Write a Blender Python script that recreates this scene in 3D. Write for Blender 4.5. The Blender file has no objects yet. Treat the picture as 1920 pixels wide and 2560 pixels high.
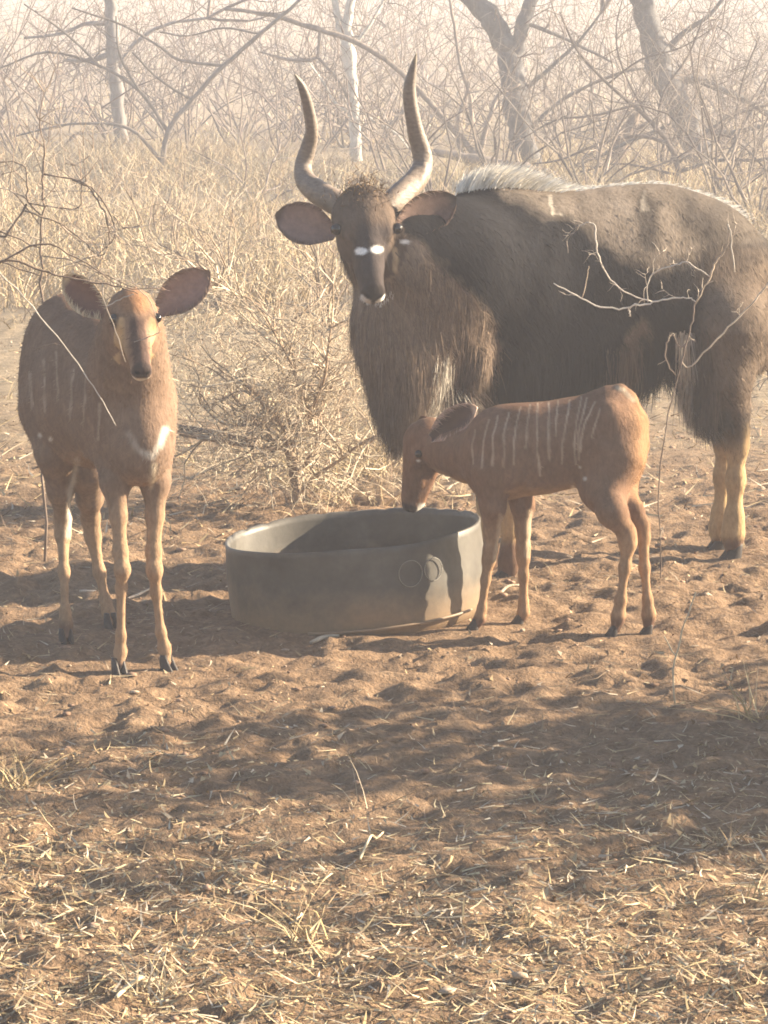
import bpy, math, random
import numpy as np
from mathutils import Vector, Matrix

# ------------------------------------------------------------------ camera
scene = bpy.context.scene
F_PX, CAM_H, PITCH = 8560.0, 1.7, math.radians(8.5)     # focal length in photo pixels (1920 x 2560)
cam_data = bpy.data.cameras.new("camera")
cam_data.sensor_fit = 'VERTICAL'
cam_data.sensor_height = 24.0
cam_data.lens = 24.0 * F_PX / 2560.0
cam_data.clip_start = 0.1
cam_data.clip_end = 2000.0
cam = bpy.data.objects.new("camera", cam_data)
scene.collection.objects.link(cam)
cam.location = (0, 0, CAM_H)
cam.rotation_euler = (math.pi / 2 - PITCH, 0, 0)
scene.camera = cam

# ------------------------------------------------------------------ sky, sun, exposure
SUN_EL, SUN_BEHIND = math.radians(21), math.radians(15)   # low sun from the right, a little behind the animals
world = bpy.data.worlds.new("World")
scene.world = world
world.use_nodes = True
wn = world.node_tree
sky = wn.nodes.new("ShaderNodeTexSky")
sky.sky_type = 'NISHITA'
sky.sun_disc = False
sky.sun_elevation = SUN_EL
sky.sun_rotation = math.pi / 2 - SUN_BEHIND
sky.dust_density = 1.2
sky.air_density = 1.0
bg = wn.nodes["Background"]
bg.inputs["Strength"].default_value = 0.055
wn.links.new(sky.outputs["Color"], bg.inputs["Color"])
sun_data = bpy.data.lights.new("sun", 'SUN')
sun_data.energy = 5.0
sun_data.angle = math.radians(0.6)
sun_data.color = (1.0, 0.84, 0.62)
sun = bpy.data.objects.new("sun", sun_data)
scene.collection.objects.link(sun)
SUN_DIR = Vector((math.cos(SUN_EL) * math.cos(SUN_BEHIND), math.cos(SUN_EL) * math.sin(SUN_BEHIND), math.sin(SUN_EL)))
sun.rotation_euler = SUN_DIR.to_track_quat('Z', 'Y').to_euler()
sun.location = (20, 10, 12)
scene.view_settings.view_transform = 'Standard'
scene.view_settings.look = 'None'
scene.view_settings.gamma = 1.0
scene.view_settings.exposure = 2.3
scene.render.engine = 'CYCLES'
scene.cycles.use_denoising = True
scene.cycles.max_bounces = 6
scene.cycles.volume_bounces = 1
scene.cycles.filter_width = 1.8
HAZE_DENSITY = 0.0045

# ------------------------------------------------------------------ helpers
RNG = np.random.default_rng(7)
COL = scene.collection
CP, SP = math.cos(PITCH), math.sin(PITCH)

def P(px, py, Y):
    """world point seen at photo pixel (px, py) on the upright plane y = Y"""
    a, b = (px - 960) / F_PX, (1280 - py) / F_PX
    d = np.array([a, CP + b * SP, -SP + b * CP])
    return np.array([0, 0, CAM_H]) + d * (Y / d[1])

def G(px, py, z=0.0):
    a, b = (px - 960) / F_PX, (1280 - py) / F_PX
    d = np.array([a, CP + b * SP, -SP + b * CP])
    return np.array([0, 0, CAM_H]) + d * ((z - CAM_H) / d[2])

def GY(py):
    return G(960, py)[1]

def m_per_px(Y):
    return Y / F_PX * 1.01

def to_px(V):
    V = np.asarray(V)
    x, y, z = V[:, 0], V[:, 1], V[:, 2] - CAM_H
    fwd = y * CP - z * SP
    up = y * SP + z * CP
    return 960 + F_PX * x / fwd, 1280 - F_PX * up / fwd

def norm(v):
    v = np.asarray(v, float)
    return v / (np.linalg.norm(v, axis=-1, keepdims=True) + 1e-12)

def smooth01(x, a, b):
    t = np.clip((x - a) / (b - a), 0, 1)
    return t * t * (3 - 2 * t)

_tab = np.random.default_rng(11).random((4, 256, 256))
def vnoise(x, y, s=0):
    x = np.asarray(x, float); y = np.asarray(y, float)
    xi, yi = np.floor(x).astype(int), np.floor(y).astype(int)
    fx, fy = x - xi, y - yi
    fx = fx * fx * (3 - 2 * fx); fy = fy * fy * (3 - 2 * fy)
    t = _tab[s % 4]
    a = t[xi & 255, yi & 255]; b = t[(xi + 1) & 255, yi & 255]
    c = t[xi & 255, (yi + 1) & 255]; d = t[(xi + 1) & 255, (yi + 1) & 255]
    return (a * (1 - fx) + b * fx) * (1 - fy) + (c * (1 - fx) + d * fx) * fy

def fbm(x, y, s=0, o=3):
    v, a, t = 0, 1, 0
    for i in range(o):
        v = v + a * vnoise(x * 2 ** i + 17.3 * i, y * 2 ** i + 5.1 * i, s + i)
        t += a; a *= 0.5
    return v / t

def tag(o, label=None, cat=None, group=None, kind=None):
    if label: o["label"] = label
    if cat: o["category"] = cat
    if group: o["group"] = group
    if kind: o["kind"] = kind
    return o

def empty(name, loc, label=None, cat=None, group=None):
    o = bpy.data.objects.new(name, None)
    o.empty_display_size = 0.1
    o.location = [float(c) for c in loc]
    COL.objects.link(o)
    return tag(o, label, cat, group)

def mesh_obj(name, V, F, mat, parent=None, cols=None, normals=None, smooth=True, kind=None, origin=None):
    """one mesh object from numpy arrays; F is one array or a list of arrays of polygons; vertices in world space"""
    V = np.asarray(V, float)
    if parent is not None:
        org = np.array(parent.matrix_basis.translation)
        pp = parent.parent
        while pp is not None:
            org = org + np.array(pp.matrix_basis.translation); pp = pp.parent
    elif origin is not None:
        org = np.asarray(origin, float)
    else:
        org = np.zeros(3)
    Fs = F if isinstance(F, list) else [F]
    Fs = [np.asarray(f, np.int32) for f in Fs if len(f)]
    me = bpy.data.meshes.new(name)
    me.vertices.add(len(V))
    me.vertices.foreach_set("co", (V - org).astype(np.float32).ravel())
    idx = np.concatenate([f.ravel() for f in Fs])
    sizes = np.concatenate([np.full(len(f), f.shape[1]) for f in Fs])
    starts = np.concatenate([[0], np.cumsum(sizes)[:-1]]).astype(np.int32)
    me.loops.add(len(idx)); me.polygons.add(len(sizes))
    me.loops.foreach_set("vertex_index", idx)
    me.polygons.foreach_set("loop_start", starts)
    me.update(calc_edges=True)
    me.polygons.foreach_set("use_smooth", np.full(len(sizes), smooth))
    if cols is not None:
        at = me.color_attributes.new("Col", 'FLOAT_COLOR', 'POINT')
        rgba = np.ones((len(V), 4), np.float32); rgba[:, :3] = np.clip(cols, 0, 1)
        at.data.foreach_set("color", rgba.ravel())
    if normals is not None:
        me.normals_split_custom_set_from_vertices([tuple(n) for n in normals])
    if mat: me.materials.append(mat)
    o = bpy.data.objects.new(name, me)
    COL.objects.link(o)
    if parent is not None: o.parent = parent
    else: o.location = [float(c) for c in org]
    if kind: o["kind"] = kind
    return o

class Soup:
    def __init__(self):
        self.V, self.F, self.C, self.n = [], {3: [], 4: []}, [], 0
    def add(self, V, F, c=(1, 1, 1)):
        V = np.asarray(V, float)
        c = np.asarray(c, float)
        self.V.append(V)
        self.C.append(np.broadcast_to(c, (len(V), 3)))
        for f in (F if isinstance(F, list) else [F]):
            f = np.asarray(f)
            if len(f): self.F[f.shape[1]].append(f + self.n)
        self.n += len(V)
        return self
    def build(self, name, mat, parent=None, **k):
        F = [np.concatenate(f) for f in self.F.values() if f]
        return mesh_obj(name, np.concatenate(self.V), F, mat, parent, cols=np.concatenate(self.C), **k)

def catmull(pts, n):
    pts = np.asarray(pts, float)
    if len(pts) < 3:
        t = np.linspace(0, 1, n + 1)[:, None]
        return pts[0] * (1 - t) + pts[-1] * t
    ext = np.vstack([2 * pts[0] - pts[1], pts, 2 * pts[-1] - pts[-2]])
    out = []
    for i in range(len(pts) - 1):
        p0, p1, p2, p3 = ext[i:i + 4]
        t = np.linspace(0, 1, n, endpoint=False)[:, None]
        out.append(0.5 * (2 * p1 + (p2 - p0) * t + (2 * p0 - 5 * p1 + 4 * p2 - p3) * t * t + (3 * p1 - p0 - 3 * p2 + p3) * t ** 3))
    return np.vstack(out + [pts[-1:]])

def tube(pts, radii, sides=8, sub=4, rough=0.0, kink=0.0):
    pr = catmull(np.column_stack([pts, radii]), sub)
    C, R = pr[:, :3], np.maximum(pr[:, 3], 0.0004)
    if kink: C[1:-1] += RNG.normal(size=C[1:-1].shape) * R[1:-1, None] * kink
    T = norm(np.gradient(C, axis=0))
    ref = np.array([0.13, 0.9, 0.21]) if abs(T[0][1]) < 0.9 else np.array([1.0, 0, 0])
    A = norm(np.cross(T, ref)); B = np.cross(T, A)
    th = np.linspace(0, 2 * math.pi, sides, endpoint=False)
    V = C[:, None] + R[:, None, None] * (A[:, None] * np.cos(th)[None, :, None] + B[:, None] * np.sin(th)[None, :, None])
    if rough:
        V = V + (RNG.random(V.shape) - 0.5) * rough * R[:, None, None]
    n = len(C)
    i, j = np.meshgrid(np.arange(n - 1), np.arange(sides), indexing='ij')
    a = i * sides + j; b = i * sides + (j + 1) % sides
    F = np.stack([a, b, b + sides, a + sides], -1).reshape(-1, 4)
    V = V.reshape(-1, 3)
    V = np.vstack([V, C[0], C[-1]])
    k = np.arange(sides)
    c0 = np.stack([np.full(sides, n * sides), (k + 1) % sides, k], 1)
    c1 = np.stack([np.full(sides, n * sides + 1), (n - 1) * sides + k, (n - 1) * sides + (k + 1) % sides], 1)
    return V, [F, np.vstack([c0, c1])]

def prisms(P0, P1, R0, R1, cols=None, sides=3):
    """many thin tapered twigs at once"""
    P0, P1 = np.asarray(P0), np.asarray(P1)
    n = len(P0)
    T = norm(P1 - P0)
    ref = np.where(np.abs(T[:, 2:3]) < 0.8, np.array([[0, 0, 1.0]]), np.array([[1.0, 0, 0]]))
    A = norm(np.cross(T, ref)); B = np.cross(T, A)
    th = np.linspace(0, 2 * math.pi, sides, endpoint=False) + 0.4
    ring = A[:, None] * np.cos(th)[None, :, None] + B[:, None] * np.sin(th)[None, :, None]
    V = np.concatenate([P0[:, None] + ring * np.asarray(R0)[:, None, None], P1[:, None] + ring * np.asarray(R1)[:, None, None]], 1)
    base = (np.arange(n) * 2 * sides)[:, None]
    F = []
    for k in range(sides):
        k2 = (k + 1) % sides
        F.append(np.concatenate([base + k, base + k2, base + sides + k2, base + sides + k], 1))
    F = np.stack(F, 1).reshape(-1, 4)
    C = None if cols is None else np.repeat(np.asarray(cols), 2 * sides, axis=0)
    return V.reshape(-1, 3), F, C

def ribbons(B, D, L, W, bend, cols, segs=3, side=None, seed=0):
    """many tapered blades or hairs: base, direction, length, width, bend vector (added at the tip)"""
    n = len(B)
    if side is None:
        r = np.random.default_rng(seed)
        side = norm(np.cross(D, norm(r.normal(size=(n, 3)))))
    V = []
    for k in range(segs + 1):
        t = k / segs
        c = B + D * (L * t)[:, None] + bend * (t * t)
        w = W * (1 - t) ** 0.7 * 0.5 if k < segs else W * 0.06
        V.append(c - side * np.asarray(w)[:, None]); V.append(c + side * np.asarray(w)[:, None])
    V = np.stack(V, 1)
    base = (np.arange(n) * 2 * (segs + 1))[:, None]
    F = np.stack([np.concatenate([base + 2 * k, base + 2 * k + 1, base + 2 * k + 3, base + 2 * k + 2], 1) for k in range(segs)], 1).reshape(-1, 4)
    C = np.repeat(cols, 2 * (segs + 1), axis=0)
    return V.reshape(-1, 3), F, C

# ------------------------------------------------------------------ materials
def mat(name, rough=0.9, spec=0.2):
    m = bpy.data.materials.new(name); m.use_nodes = True
    nt = m.node_tree
    b = nt.nodes["Principled BSDF"]
    b.inputs["Roughness"].default_value = rough
    b.inputs["Specular IOR Level"].default_value = spec
    return m, nt, b

def noise(nt, scale, detail=4, rough=0.6, coord=None, dims=None):
    n = nt.nodes.new("ShaderNodeTexNoise")
    n.inputs["Scale"].default_value = scale
    n.inputs["Detail"].default_value = detail
    n.inputs["Roughness"].default_value = rough
    if coord is None:
        coord = nt.nodes.new("ShaderNodeTexCoord").outputs["Object"]
    nt.links.new(coord, n.inputs["Vector"])
    return n

def ramp(nt, fac, stops):
    r = nt.nodes.new("ShaderNodeValToRGB")
    e = r.color_ramp.elements
    while len(e) < len(stops): e.new(0.5)
    for el, (p, c) in zip(e, stops):
        el.position = p; el.color = (*c, 1)
    nt.links.new(fac, r.inputs["Fac"])
    return r

def mixc(nt, a, b, fac, mode='MIX'):
    m = nt.nodes.new("ShaderNodeMix"); m.data_type = 'RGBA'; m.blend_type = mode
    for s, v in ((6, a), (7, b), (0, fac)):
        if hasattr(v, "is_linked") or hasattr(v, "links"): nt.links.new(v, m.inputs[s])
        elif s == 0: m.inputs[0].default_value = v
        else: m.inputs[s].default_value = (*v, 1)
    return m.outputs[2]

def bump(nt, b, h, strength, dist):
    n = nt.nodes.new("ShaderNodeBump")
    n.inputs["Strength"].default_value = strength
    n.inputs["Distance"].default_value = dist
    nt.links.new(h, n.inputs["Height"]); nt.links.new(n.outputs["Normal"], b.inputs["Normal"])

def attr_mat(name, rough=0.85, spec=0.2, nscale=60, lo=0.75, hi=1.2, bumpd=0.0, stretch=None):
    m, nt, b = mat(name, rough, spec)
    at = nt.nodes.new("ShaderNodeAttribute"); at.attribute_name = "Col"
    tc = nt.nodes.new("ShaderNodeTexCoord")
    co = tc.outputs["Object"]
    if stretch:
        mp = nt.nodes.new("ShaderNodeMapping"); mp.inputs["Scale"].default_value = stretch
        nt.links.new(co, mp.inputs["Vector"]); co = mp.outputs["Vector"]
    n = noise(nt, nscale, 5, 0.65, co)
    r = ramp(nt, n.outputs["Fac"], [(0.25, (lo,) * 3), (0.75, (hi,) * 3)])
    c1 = mixc(nt, at.outputs["Color"], r.outputs["Color"], 1.0, 'MULTIPLY')
    lo2 = ramp(nt, noise(nt, nscale * .16, 4, 0.6, tc.outputs["Object"]).outputs["Fac"], [(0.3, (0.82, 0.80, 0.78)), (0.7, (1.12, 1.12, 1.12))])
    nt.links.new(mixc(nt, c1, lo2.outputs["Color"], 1.0, 'MULTIPLY'), b.inputs["Base Color"])
    if bumpd: bump(nt, b, n.outputs["Fac"], 0.7, bumpd)
    return m

M = {}
M['coat'] = attr_mat("short animal coat", 0.9, 0.05, 90, 0.72, 1.25, 0.004, (1, 1, 0.45))
M['hair'] = attr_mat("animal hair", 0.85, 0.02, 40, 0.75, 1.2)
M['ear'] = attr_mat("ear skin", 0.8, 0.15, 60, 0.8, 1.15, 0.002)
M['horn'] = attr_mat("horn", 0.5, 0.35, 55, 0.65, 1.25, 0.004, (1, 1, 2.2))
M['hoof'] = attr_mat("hoof", 0.55, 0.3, 80, 0.7, 1.2, 0.002)
M['straw'] = attr_mat("dry straw", 0.7, 0.25, 30, 0.8, 1.15)
M['leaf'] = attr_mat("fallen leaf", 0.75, 0.2, 50, 0.75, 1.2)
M['bark'] = attr_mat("bark", 0.9, 0.15, 22, 0.55, 1.3, 0.012, (1, 1, 0.35))
M['twig'] = attr_mat("twig bark", 0.85, 0.2, 25, 0.7, 1.2)
M['stone'] = attr_mat("pebble", 0.9, 0.2, 70, 0.7, 1.2, 0.003)
m, nt, b = mat("eye", 0.08, 0.6); b.inputs["Base Color"].default_value = (0.012, 0.008, 0.006, 1); M['eye'] = m
# ------------------------------------------------------------------ ground
FEET = []          # (x, y) of every hoof, so that the churned soil is level under it
def hoof_px(px, py):
    p = G(px, py); FEET.append((p[0], p[1])); return p

HOOVES = {
    'young': [hoof_px(297, 1682), hoof_px(418, 1674), hoof_px(165, 1606), hoof_px(277, 1568)],
    'calf': [hoof_px(1186, 1574), hoof_px(1299, 1558), hoof_px(1533, 1590), hoof_px(1620, 1584)],
    'bull': [hoof_px(1268, 1440), hoof_px(1218, 1425), hoof_px(1836, 1394), hoof_px(1800, 1372)],
}
TROUGH_C = G(898, 1530)
def ground_h(x, y):
    x = np.asarray(x, float); y = np.asarray(y, float)
    clods = (fbm(x * 5, y * 6, 1, 2) - 0.5) * 0.03 + (fbm(x * 15, y * 17, 1, 2) - 0.5) * 0.042 + (fbm(x * 34, y * 36, 2, 2) - 0.5) * 0.018
    ridge = (0.5 - np.abs(vnoise(x * 9 + 30, y * 14 + 11, 3) - 0.5)) * 0.03
    z = clods + ridge - 0.01
    wide = (fbm(x * 0.5 + 3, y * 0.5, 0, 2) - 0.5) * 0.05
    near = smooth01(y, 13.5, 10.8)
    z = z * (0.35 + 0.65 * near) + wide * smooth01(y, 10.5, 16)
    z = np.where(y < 7.5, z * 0.8, z)
    k = np.ones_like(z)
    for fx, fy in FEET:
        k = k * (1 - np.exp(-(((x - fx) ** 2 + (y - fy) ** 2) / 0.085 ** 2)))
    d = np.hypot(x - TROUGH_C[0], y - TROUGH_C[1])
    k = k * smooth01(d, 0.30, 0.48)
    far = (fbm(x * 0.05, y * 0.05, 1, 2) - 0.5) * 0.5 * smooth01(y, 45, 110) + 4.2 * smooth01(y, 48, 190)
    return z * k + far

def axis(lo, a, b, hi, step, g):
    mid = list(np.arange(a, b + 1e-6, step))
    r, s = [b], step
    while r[-1] < hi: s *= g; r.append(r[-1] + s)
    l, s = [a], step
    while l[-1] > lo: s *= g; l.append(l[-1] - s)
    return np.array(l[:0:-1] + mid + r[1:])

gx = axis(-260, -2.1, 2.1, 260, 0.017, 1.13)
gy = axis(-30, 5.2, 12.6, 420, 0.019, 1.07)
GX, GYg = np.meshgrid(gx, gy, indexing='ij')
gz = ground_h(GX, GYg)
gi, gj = np.meshgrid(np.arange(len(gx) - 1), np.arange(len(gy) - 1), indexing='ij')
ga = gi * len(gy) + gj
gF = np.stack([ga, ga + len(gy), ga + len(gy) + 1, ga + 1], -1).reshape(-1, 4)
m, nt, b = mat("soil", 0.95, 0.1)
tc = nt.nodes.new("ShaderNodeTexCoord"); co = tc.outputs["Object"]
n1 = noise(nt, 1.3, 5, 0.6, co); n2 = noise(nt, 14, 6, 0.7, co); n3 = noise(nt, 70, 4, 0.7, co)
soil = ramp(nt, n2.outputs["Fac"], [(0.25, (0.115, 0.075, 0.047)), (0.5, (0.188, 0.127, 0.08)), (0.75, (0.29, 0.205, 0.132))])
soil2 = mixc(nt, soil.outputs["Color"], ramp(nt, n3.outputs["Fac"], [(0.3, (0.7, 0.68, 0.66)), (0.7, (1.25, 1.2, 1.15))]).outputs["Color"], 1.0, 'MULTIPLY')
thatch = ramp(nt, n2.outputs["Fac"], [(0.3, (0.13, 0.098, 0.065)), (0.55, (0.24, 0.188, 0.125)), (0.75, (0.34, 0.275, 0.19))])
sx = nt.nodes.new("ShaderNodeSeparateXYZ"); nt.links.new(co, sx.inputs[0])
ad = nt.nodes.new("ShaderNodeMath"); ad.operation = 'MULTIPLY_ADD'
nt.links.new(n1.outputs["Fac"], ad.inputs[0]); ad.inputs[1].default_value = 7.0
nt.links.new(sx.outputs["Y"], ad.inputs[2])
mr = nt.nodes.new("ShaderNodeMapRange"); mr.interpolation_type = 'SMOOTHSTEP'
nt.links.new(ad.outputs[0], mr.inputs["Value"])
mr.inputs["From Min"].default_value = 14.5; mr.inputs["From Max"].default_value = 19.0
nt.links.new(mixc(nt, soil2, thatch.outputs["Color"], mr.outputs["Result"]), b.inputs["Base Color"])
bump(nt, b, n3.outputs["Fac"], 0.9, 0.012)
ground = mesh_obj("ground", np.stack([GX, GYg, gz], -1).reshape(-1, 3), gF, m)
tag(ground, "churned red brown bare soil with dry grassland behind", kind="structure")

def on_ground(x, y, dz=0.0):
    return np.column_stack([x, y, ground_h(x, y) + dz])

# ------------------------------------------------------------------ trough
tr = empty("water_trough", TROUGH_C, "round grey tub trough that the calf dips its muzzle into", "trough")
def trough_mesh():
    R0, R1, H, T, N = 0.357, 0.354, 0.232, 0.006, 96
    th = np.linspace(0, 2 * math.pi, N, endpoint=False)
    prof = [(R0 - 0.05, -0.03), (R0 - 0.012, -0.02), (R0, 0.012), (R0 + 0.004, H * 0.5), (R1 + 0.002, H - 0.02), (R1 + 0.003, H - 0.004),
            (R1, H), (R1 - T, H - 0.002), (R1 - T - 0.003, H - 0.02), (R0 - T, H * 0.5), (R0 - T - 0.004, 0.05), (R0 - 0.06, 0.035), (0.12, 0.03), (0.001, 0.03)]
    V = []
    for k, (r, z) in enumerate(prof):
        rr = r * (1 + 0.012 * np.sin(2 * th + 0.6) + 0.006 * np.sin(5 * th + 1))
        zz = np.full(N, z)
        if 4 <= k <= 8:
            zz = zz + 0.0025 * np.sin(3 * th + 1) + 0.0015 * np.sin(7 * th)
            if k in (6, 7):
                back = (np.sin(th) > 0.1)
                zz = zz - np.where(back & (np.arange(N) % 4 == 0), 0.006, 0) * RNG.uniform(0.4, 1.2, N)
        V.append(np.column_stack([rr * np.cos(th), rr * np.sin(th), zz]))
    V = np.vstack(V)
    n = len(prof)
    i, j = np.meshgrid(np.arange(n - 1), np.arange(N), indexing='ij')
    a = i * N + j; b2 = i * N + (j + 1) % N
    return V, np.stack([a, b2, b2 + N, a + N], -1).reshape(-1, 4)
tilt = np.array(Matrix.Rotation(math.radians(-5.0), 3, 'Y'))      # leans down to the left
tilt = np.array(Matrix.Rotation(math.radians(0.5), 3, 'X')) @ tilt
def tpt(V):
    return np.asarray(V) @ tilt.T + TROUGH_C + np.array([0, 0, 0.004])
m, nt, b = mat("trough wall", 0.5, 0.35)
tc = nt.nodes.new("ShaderNodeTexCoord"); co = tc.outputs["Object"]
a1 = noise(nt, 9, 5, 0.6, co); a2 = noise(nt, 60, 4, 0.7, co)
wallc = ramp(nt, a1.outputs["Fac"], [(0.3, (0.055, 0.049, 0.041)), (0.55, (0.085, 0.077, 0.064)), (0.8, (0.13, 0.118, 0.099))])
sx = nt.nodes.new("ShaderNodeSeparateXYZ"); nt.links.new(co, sx.inputs[0])
mm = nt.nodes.new("ShaderNodeMath"); mm.operation = 'MULTIPLY_ADD'
nt.links.new(a1.outputs["Fac"], mm.inputs[0]); mm.inputs[1].default_value = -0.16; nt.links.new(sx.outputs["Z"], mm.inputs[2])
mr = nt.nodes.new("ShaderNodeMapRange"); nt.links.new(mm.outputs[0], mr.inputs["Value"])
mr.inputs["From Min"].default_value = 0.05; mr.inputs["From Max"].default_value = -0.07
dusty = mixc(nt, wallc.outputs["Color"], (0.22, 0.15, 0.09), mr.outputs["Result"])
nt.links.new(mixc(nt, dusty, ramp(nt, a2.outputs["Fac"], [(0.35, (0.92, 0.92, 0.92)), (0.65, (1.06, 1.06, 1.06))]).outputs["Color"], 1.0, 'MULTIPLY'), b.inputs["Base Color"])
bump(nt, b, a2.outputs["Fac"], 0.25, 0.002)
M['trough'] = m
tv, tf = trough_mesh()
mesh_obj("tub_wall", tpt(tv), tf, m, tr)
# feed dust on the floor of the tub, two moulded rings on the wall, flattened bottom lip
sp = Soup()
for az_px, zc, rad in ((1032, 0.15, 0.036), (1088, 0.15, 0.031)):
    phi = -math.acos(min(1, (az_px - 893) / 322.0))
    k = np.linspace(0, 2 * math.pi, 28, endpoint=False)
    ph = phi + rad * np.cos(k) / 0.368
    ring = np.column_stack([0.361 * np.cos(ph), 0.361 * np.sin(ph), zc + rad * np.sin(k)])
    ring = np.vstack([ring, ring[:2]])
    v, f = tube(ring[:-1], np.full(len(ring) - 1, 0.0013), 5, 1)
    o = mesh_obj("moulded_ring", tpt(v), f, attr_mat("moulded ring", 0.5, 0.3), tr, cols=np.tile((0.25, 0.235, 0.205), (len(v), 1)))
ph = np.linspace(-1.95, -0.55, 26)
lip = np.column_stack([0.367 * np.cos(ph), 0.367 * np.sin(ph), np.full(len(ph), 0.012)])
v, f = tube(lip, np.full(len(ph), 0.004), 6, 1)
mesh_obj("bottom_lip", tpt(v), f, m, tr)
# ------------------------------------------------------------------ animal modelling: blended volumes -> one continuous skin
def cone(a, b, ra, rb, k=0.03): return ('c', np.asarray(a, float), np.asarray(b, float), ra, rb, k)
def ell(c, r, k=0.04, rot=None): return ('e', np.asarray(c, float), np.asarray(r, float), np.eye(3) if rot is None else np.asarray(rot), None, k)

def chain(nodes, k=0.02):
    out = []
    for (p, r), (q, s) in zip(nodes[:-1], nodes[1:]): out.append(cone(p, q, r, s, k))
    return out

def skin(prims, h):
    lo, hi = np.full(3, 1e9), np.full(3, -1e9)
    for p in prims:
        if p[0] == 'c':
            r = max(p[3], p[4]); pts = np.array([p[1] - r, p[2] - r, p[1] + r, p[2] + r])
        else:
            r = np.abs(p[3]) @ p[2]; pts = np.array([p[1] - r, p[1] + r])
        lo = np.minimum(lo, pts.min(0)); hi = np.maximum(hi, pts.max(0))
    lo -= 5 * h + 0.02; hi += 5 * h + 0.02
    n = np.ceil((hi - lo) / h).astype(int) + 1
    D = np.full(n, 0.5, np.float32)
    ax = [lo[i] + h * np.arange(n[i]) for i in range(3)]
    for p in prims:
        if p[0] == 'c':
            r = max(p[3], p[4]); b0 = np.minimum(p[1], p[2]) - r; b1 = np.maximum(p[1], p[2]) + r
        else:
            r = np.abs(p[3]) @ p[2]; b0, b1 = p[1] - r, p[1] + r
        m = p[5] + 3 * h
        s = [slice(max(0, int((b0[i] - m - lo[i]) / h)), min(n[i], int((b1[i] + m - lo[i]) / h) + 2)) for i in range(3)]
        X = np.stack(np.meshgrid(ax[0][s[0]], ax[1][s[1]], ax[2][s[2]], indexing='ij'), -1).astype(np.float32)
        if p[0] == 'c':
            ba = (p[2] - p[1]).astype(np.float32)
            t = np.clip(((X - p[1].astype(np.float32)) @ ba) / max(float(ba @ ba), 1e-9), 0, 1)
            d = np.linalg.norm(X - p[1].astype(np.float32) - t[..., None] * ba, axis=-1) - (p[3] + (p[4] - p[3]) * t)
        else:
            q = (X - p[1].astype(np.float32)) @ p[3].astype(np.float32)
            k0 = np.linalg.norm(q / p[2].astype(np.float32), axis=-1); k1 = np.linalg.norm(q / (p[2] ** 2).astype(np.float32), axis=-1)
            d = k0 * (k0 - 1) / np.maximum(k1, 1e-6)
        sub = D[s[0], s[1], s[2]]
        k = p[5]
        hh = np.maximum(k - np.abs(sub - d), 0) / k
        D[s[0], s[1], s[2]] = np.minimum(sub, d) - hh * hh * k * 0.25
    return nets(D, lo, h)

def nets(D, lo, h):
    S = D < 0
    c = [(i, j, k) for i in (0, 1) for j in (0, 1) for k in (0, 1)]
    nx, ny, nz = D.shape
    sl = lambda A, o: A[o[0]:nx - 1 + o[0], o[1]:ny - 1 + o[1], o[2]:nz - 1 + o[2]]
    cnt = sum(sl(S, o).astype(np.int8) for o in c)
    act = (cnt > 0) & (cnt < 8)
    I = np.argwhere(act)
    idx = np.full(act.shape, -1, np.int32); idx[act] = np.arange(len(I))
    pos = np.zeros((len(I), 3)); num = np.zeros(len(I))
    for o in c:
        for a in range(3):
            if o[a] == 0:
                o2 = list(o); o2[a] = 1
                d0 = D[I[:, 0] + o[0], I[:, 1] + o[1], I[:, 2] + o[2]]; d1 = D[I[:, 0] + o2[0], I[:, 1] + o2[1], I[:, 2] + o2[2]]
                x = (d0 < 0) != (d1 < 0)
                t = np.where(x, d0 / np.where(x, d0 - d1, 1), 0)
                q = np.tile(np.array(o, float), (len(I), 1)); q[:, a] += t
                pos[x] += q[x]; num[x] += 1
    V = lo + h * (I + pos / num[:, None])
    Fs = []
    for a in range(3):
        b, cc = (a + 1) % 3, (a + 2) % 3
        s0 = [slice(None)] * 3; s1 = [slice(None)] * 3
        s0[a] = slice(0, -1); s1[a] = slice(1, None)
        A0, A1 = S[tuple(s0)], S[tuple(s1)]
        E = np.argwhere(A0 != A1)
        ok = (E[:, b] > 0) & (E[:, cc] > 0) & (E[:, b] < D.shape[b] - 1) & (E[:, cc] < D.shape[cc] - 1)
        E = E[ok]
        q = []
        for db, dc in ((-1, -1), (0, -1), (0, 0), (-1, 0)):
            e = E.copy(); e[:, b] += db; e[:, cc] += dc
            q.append(idx[e[:, 0], e[:, 1], e[:, 2]])
        q = np.stack(q, 1)
        flip = ~A0[E[:, 0], E[:, 1], E[:, 2]]
        q[flip] = q[flip][:, ::-1]
        Fs.append(q)
    F = np.vstack(Fs)
    # light smoothing
    e = np.vstack([F[:, [0, 1]], F[:, [1, 2]], F[:, [2, 3]], F[:, [3, 0]]])
    deg = np.bincount(e[:, 0], minlength=len(V)).astype(float)
    for it in range(4):
        lam = 0.5 if it % 2 == 0 else -0.42
        acc = np.stack([np.bincount(e[:, 0], weights=V[e[:, 1], k], minlength=len(V)) for k in range(3)], 1)
        V = V + lam * (acc / np.maximum(deg, 1)[:, None] - V)
    return V, F

def vnormals(V, F):
    n = np.cross(V[F[:, 2]] - V[F[:, 0]], V[F[:, 3]] - V[F[:, 1]])
    N = np.stack([sum(np.bincount(F[:, c], weights=n[:, k], minlength=len(V)) for c in range(4)) for k in range(3)], 1)
    return norm(N), np.linalg.norm(n, axis=1)

def in_poly(x, y, poly):
    poly = np.asarray(poly, float); r = np.zeros(x.shape, bool)
    j = len(poly) - 1
    for i in range(len(poly)):
        xi, yi = poly[i]; xj, yj = poly[j]
        c = ((yi > y) != (yj > y)) & (x < (xj - xi) * (y - yi) / (yj - yi + 1e-9) + xi)
        r ^= c; j = i
    return r

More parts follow.
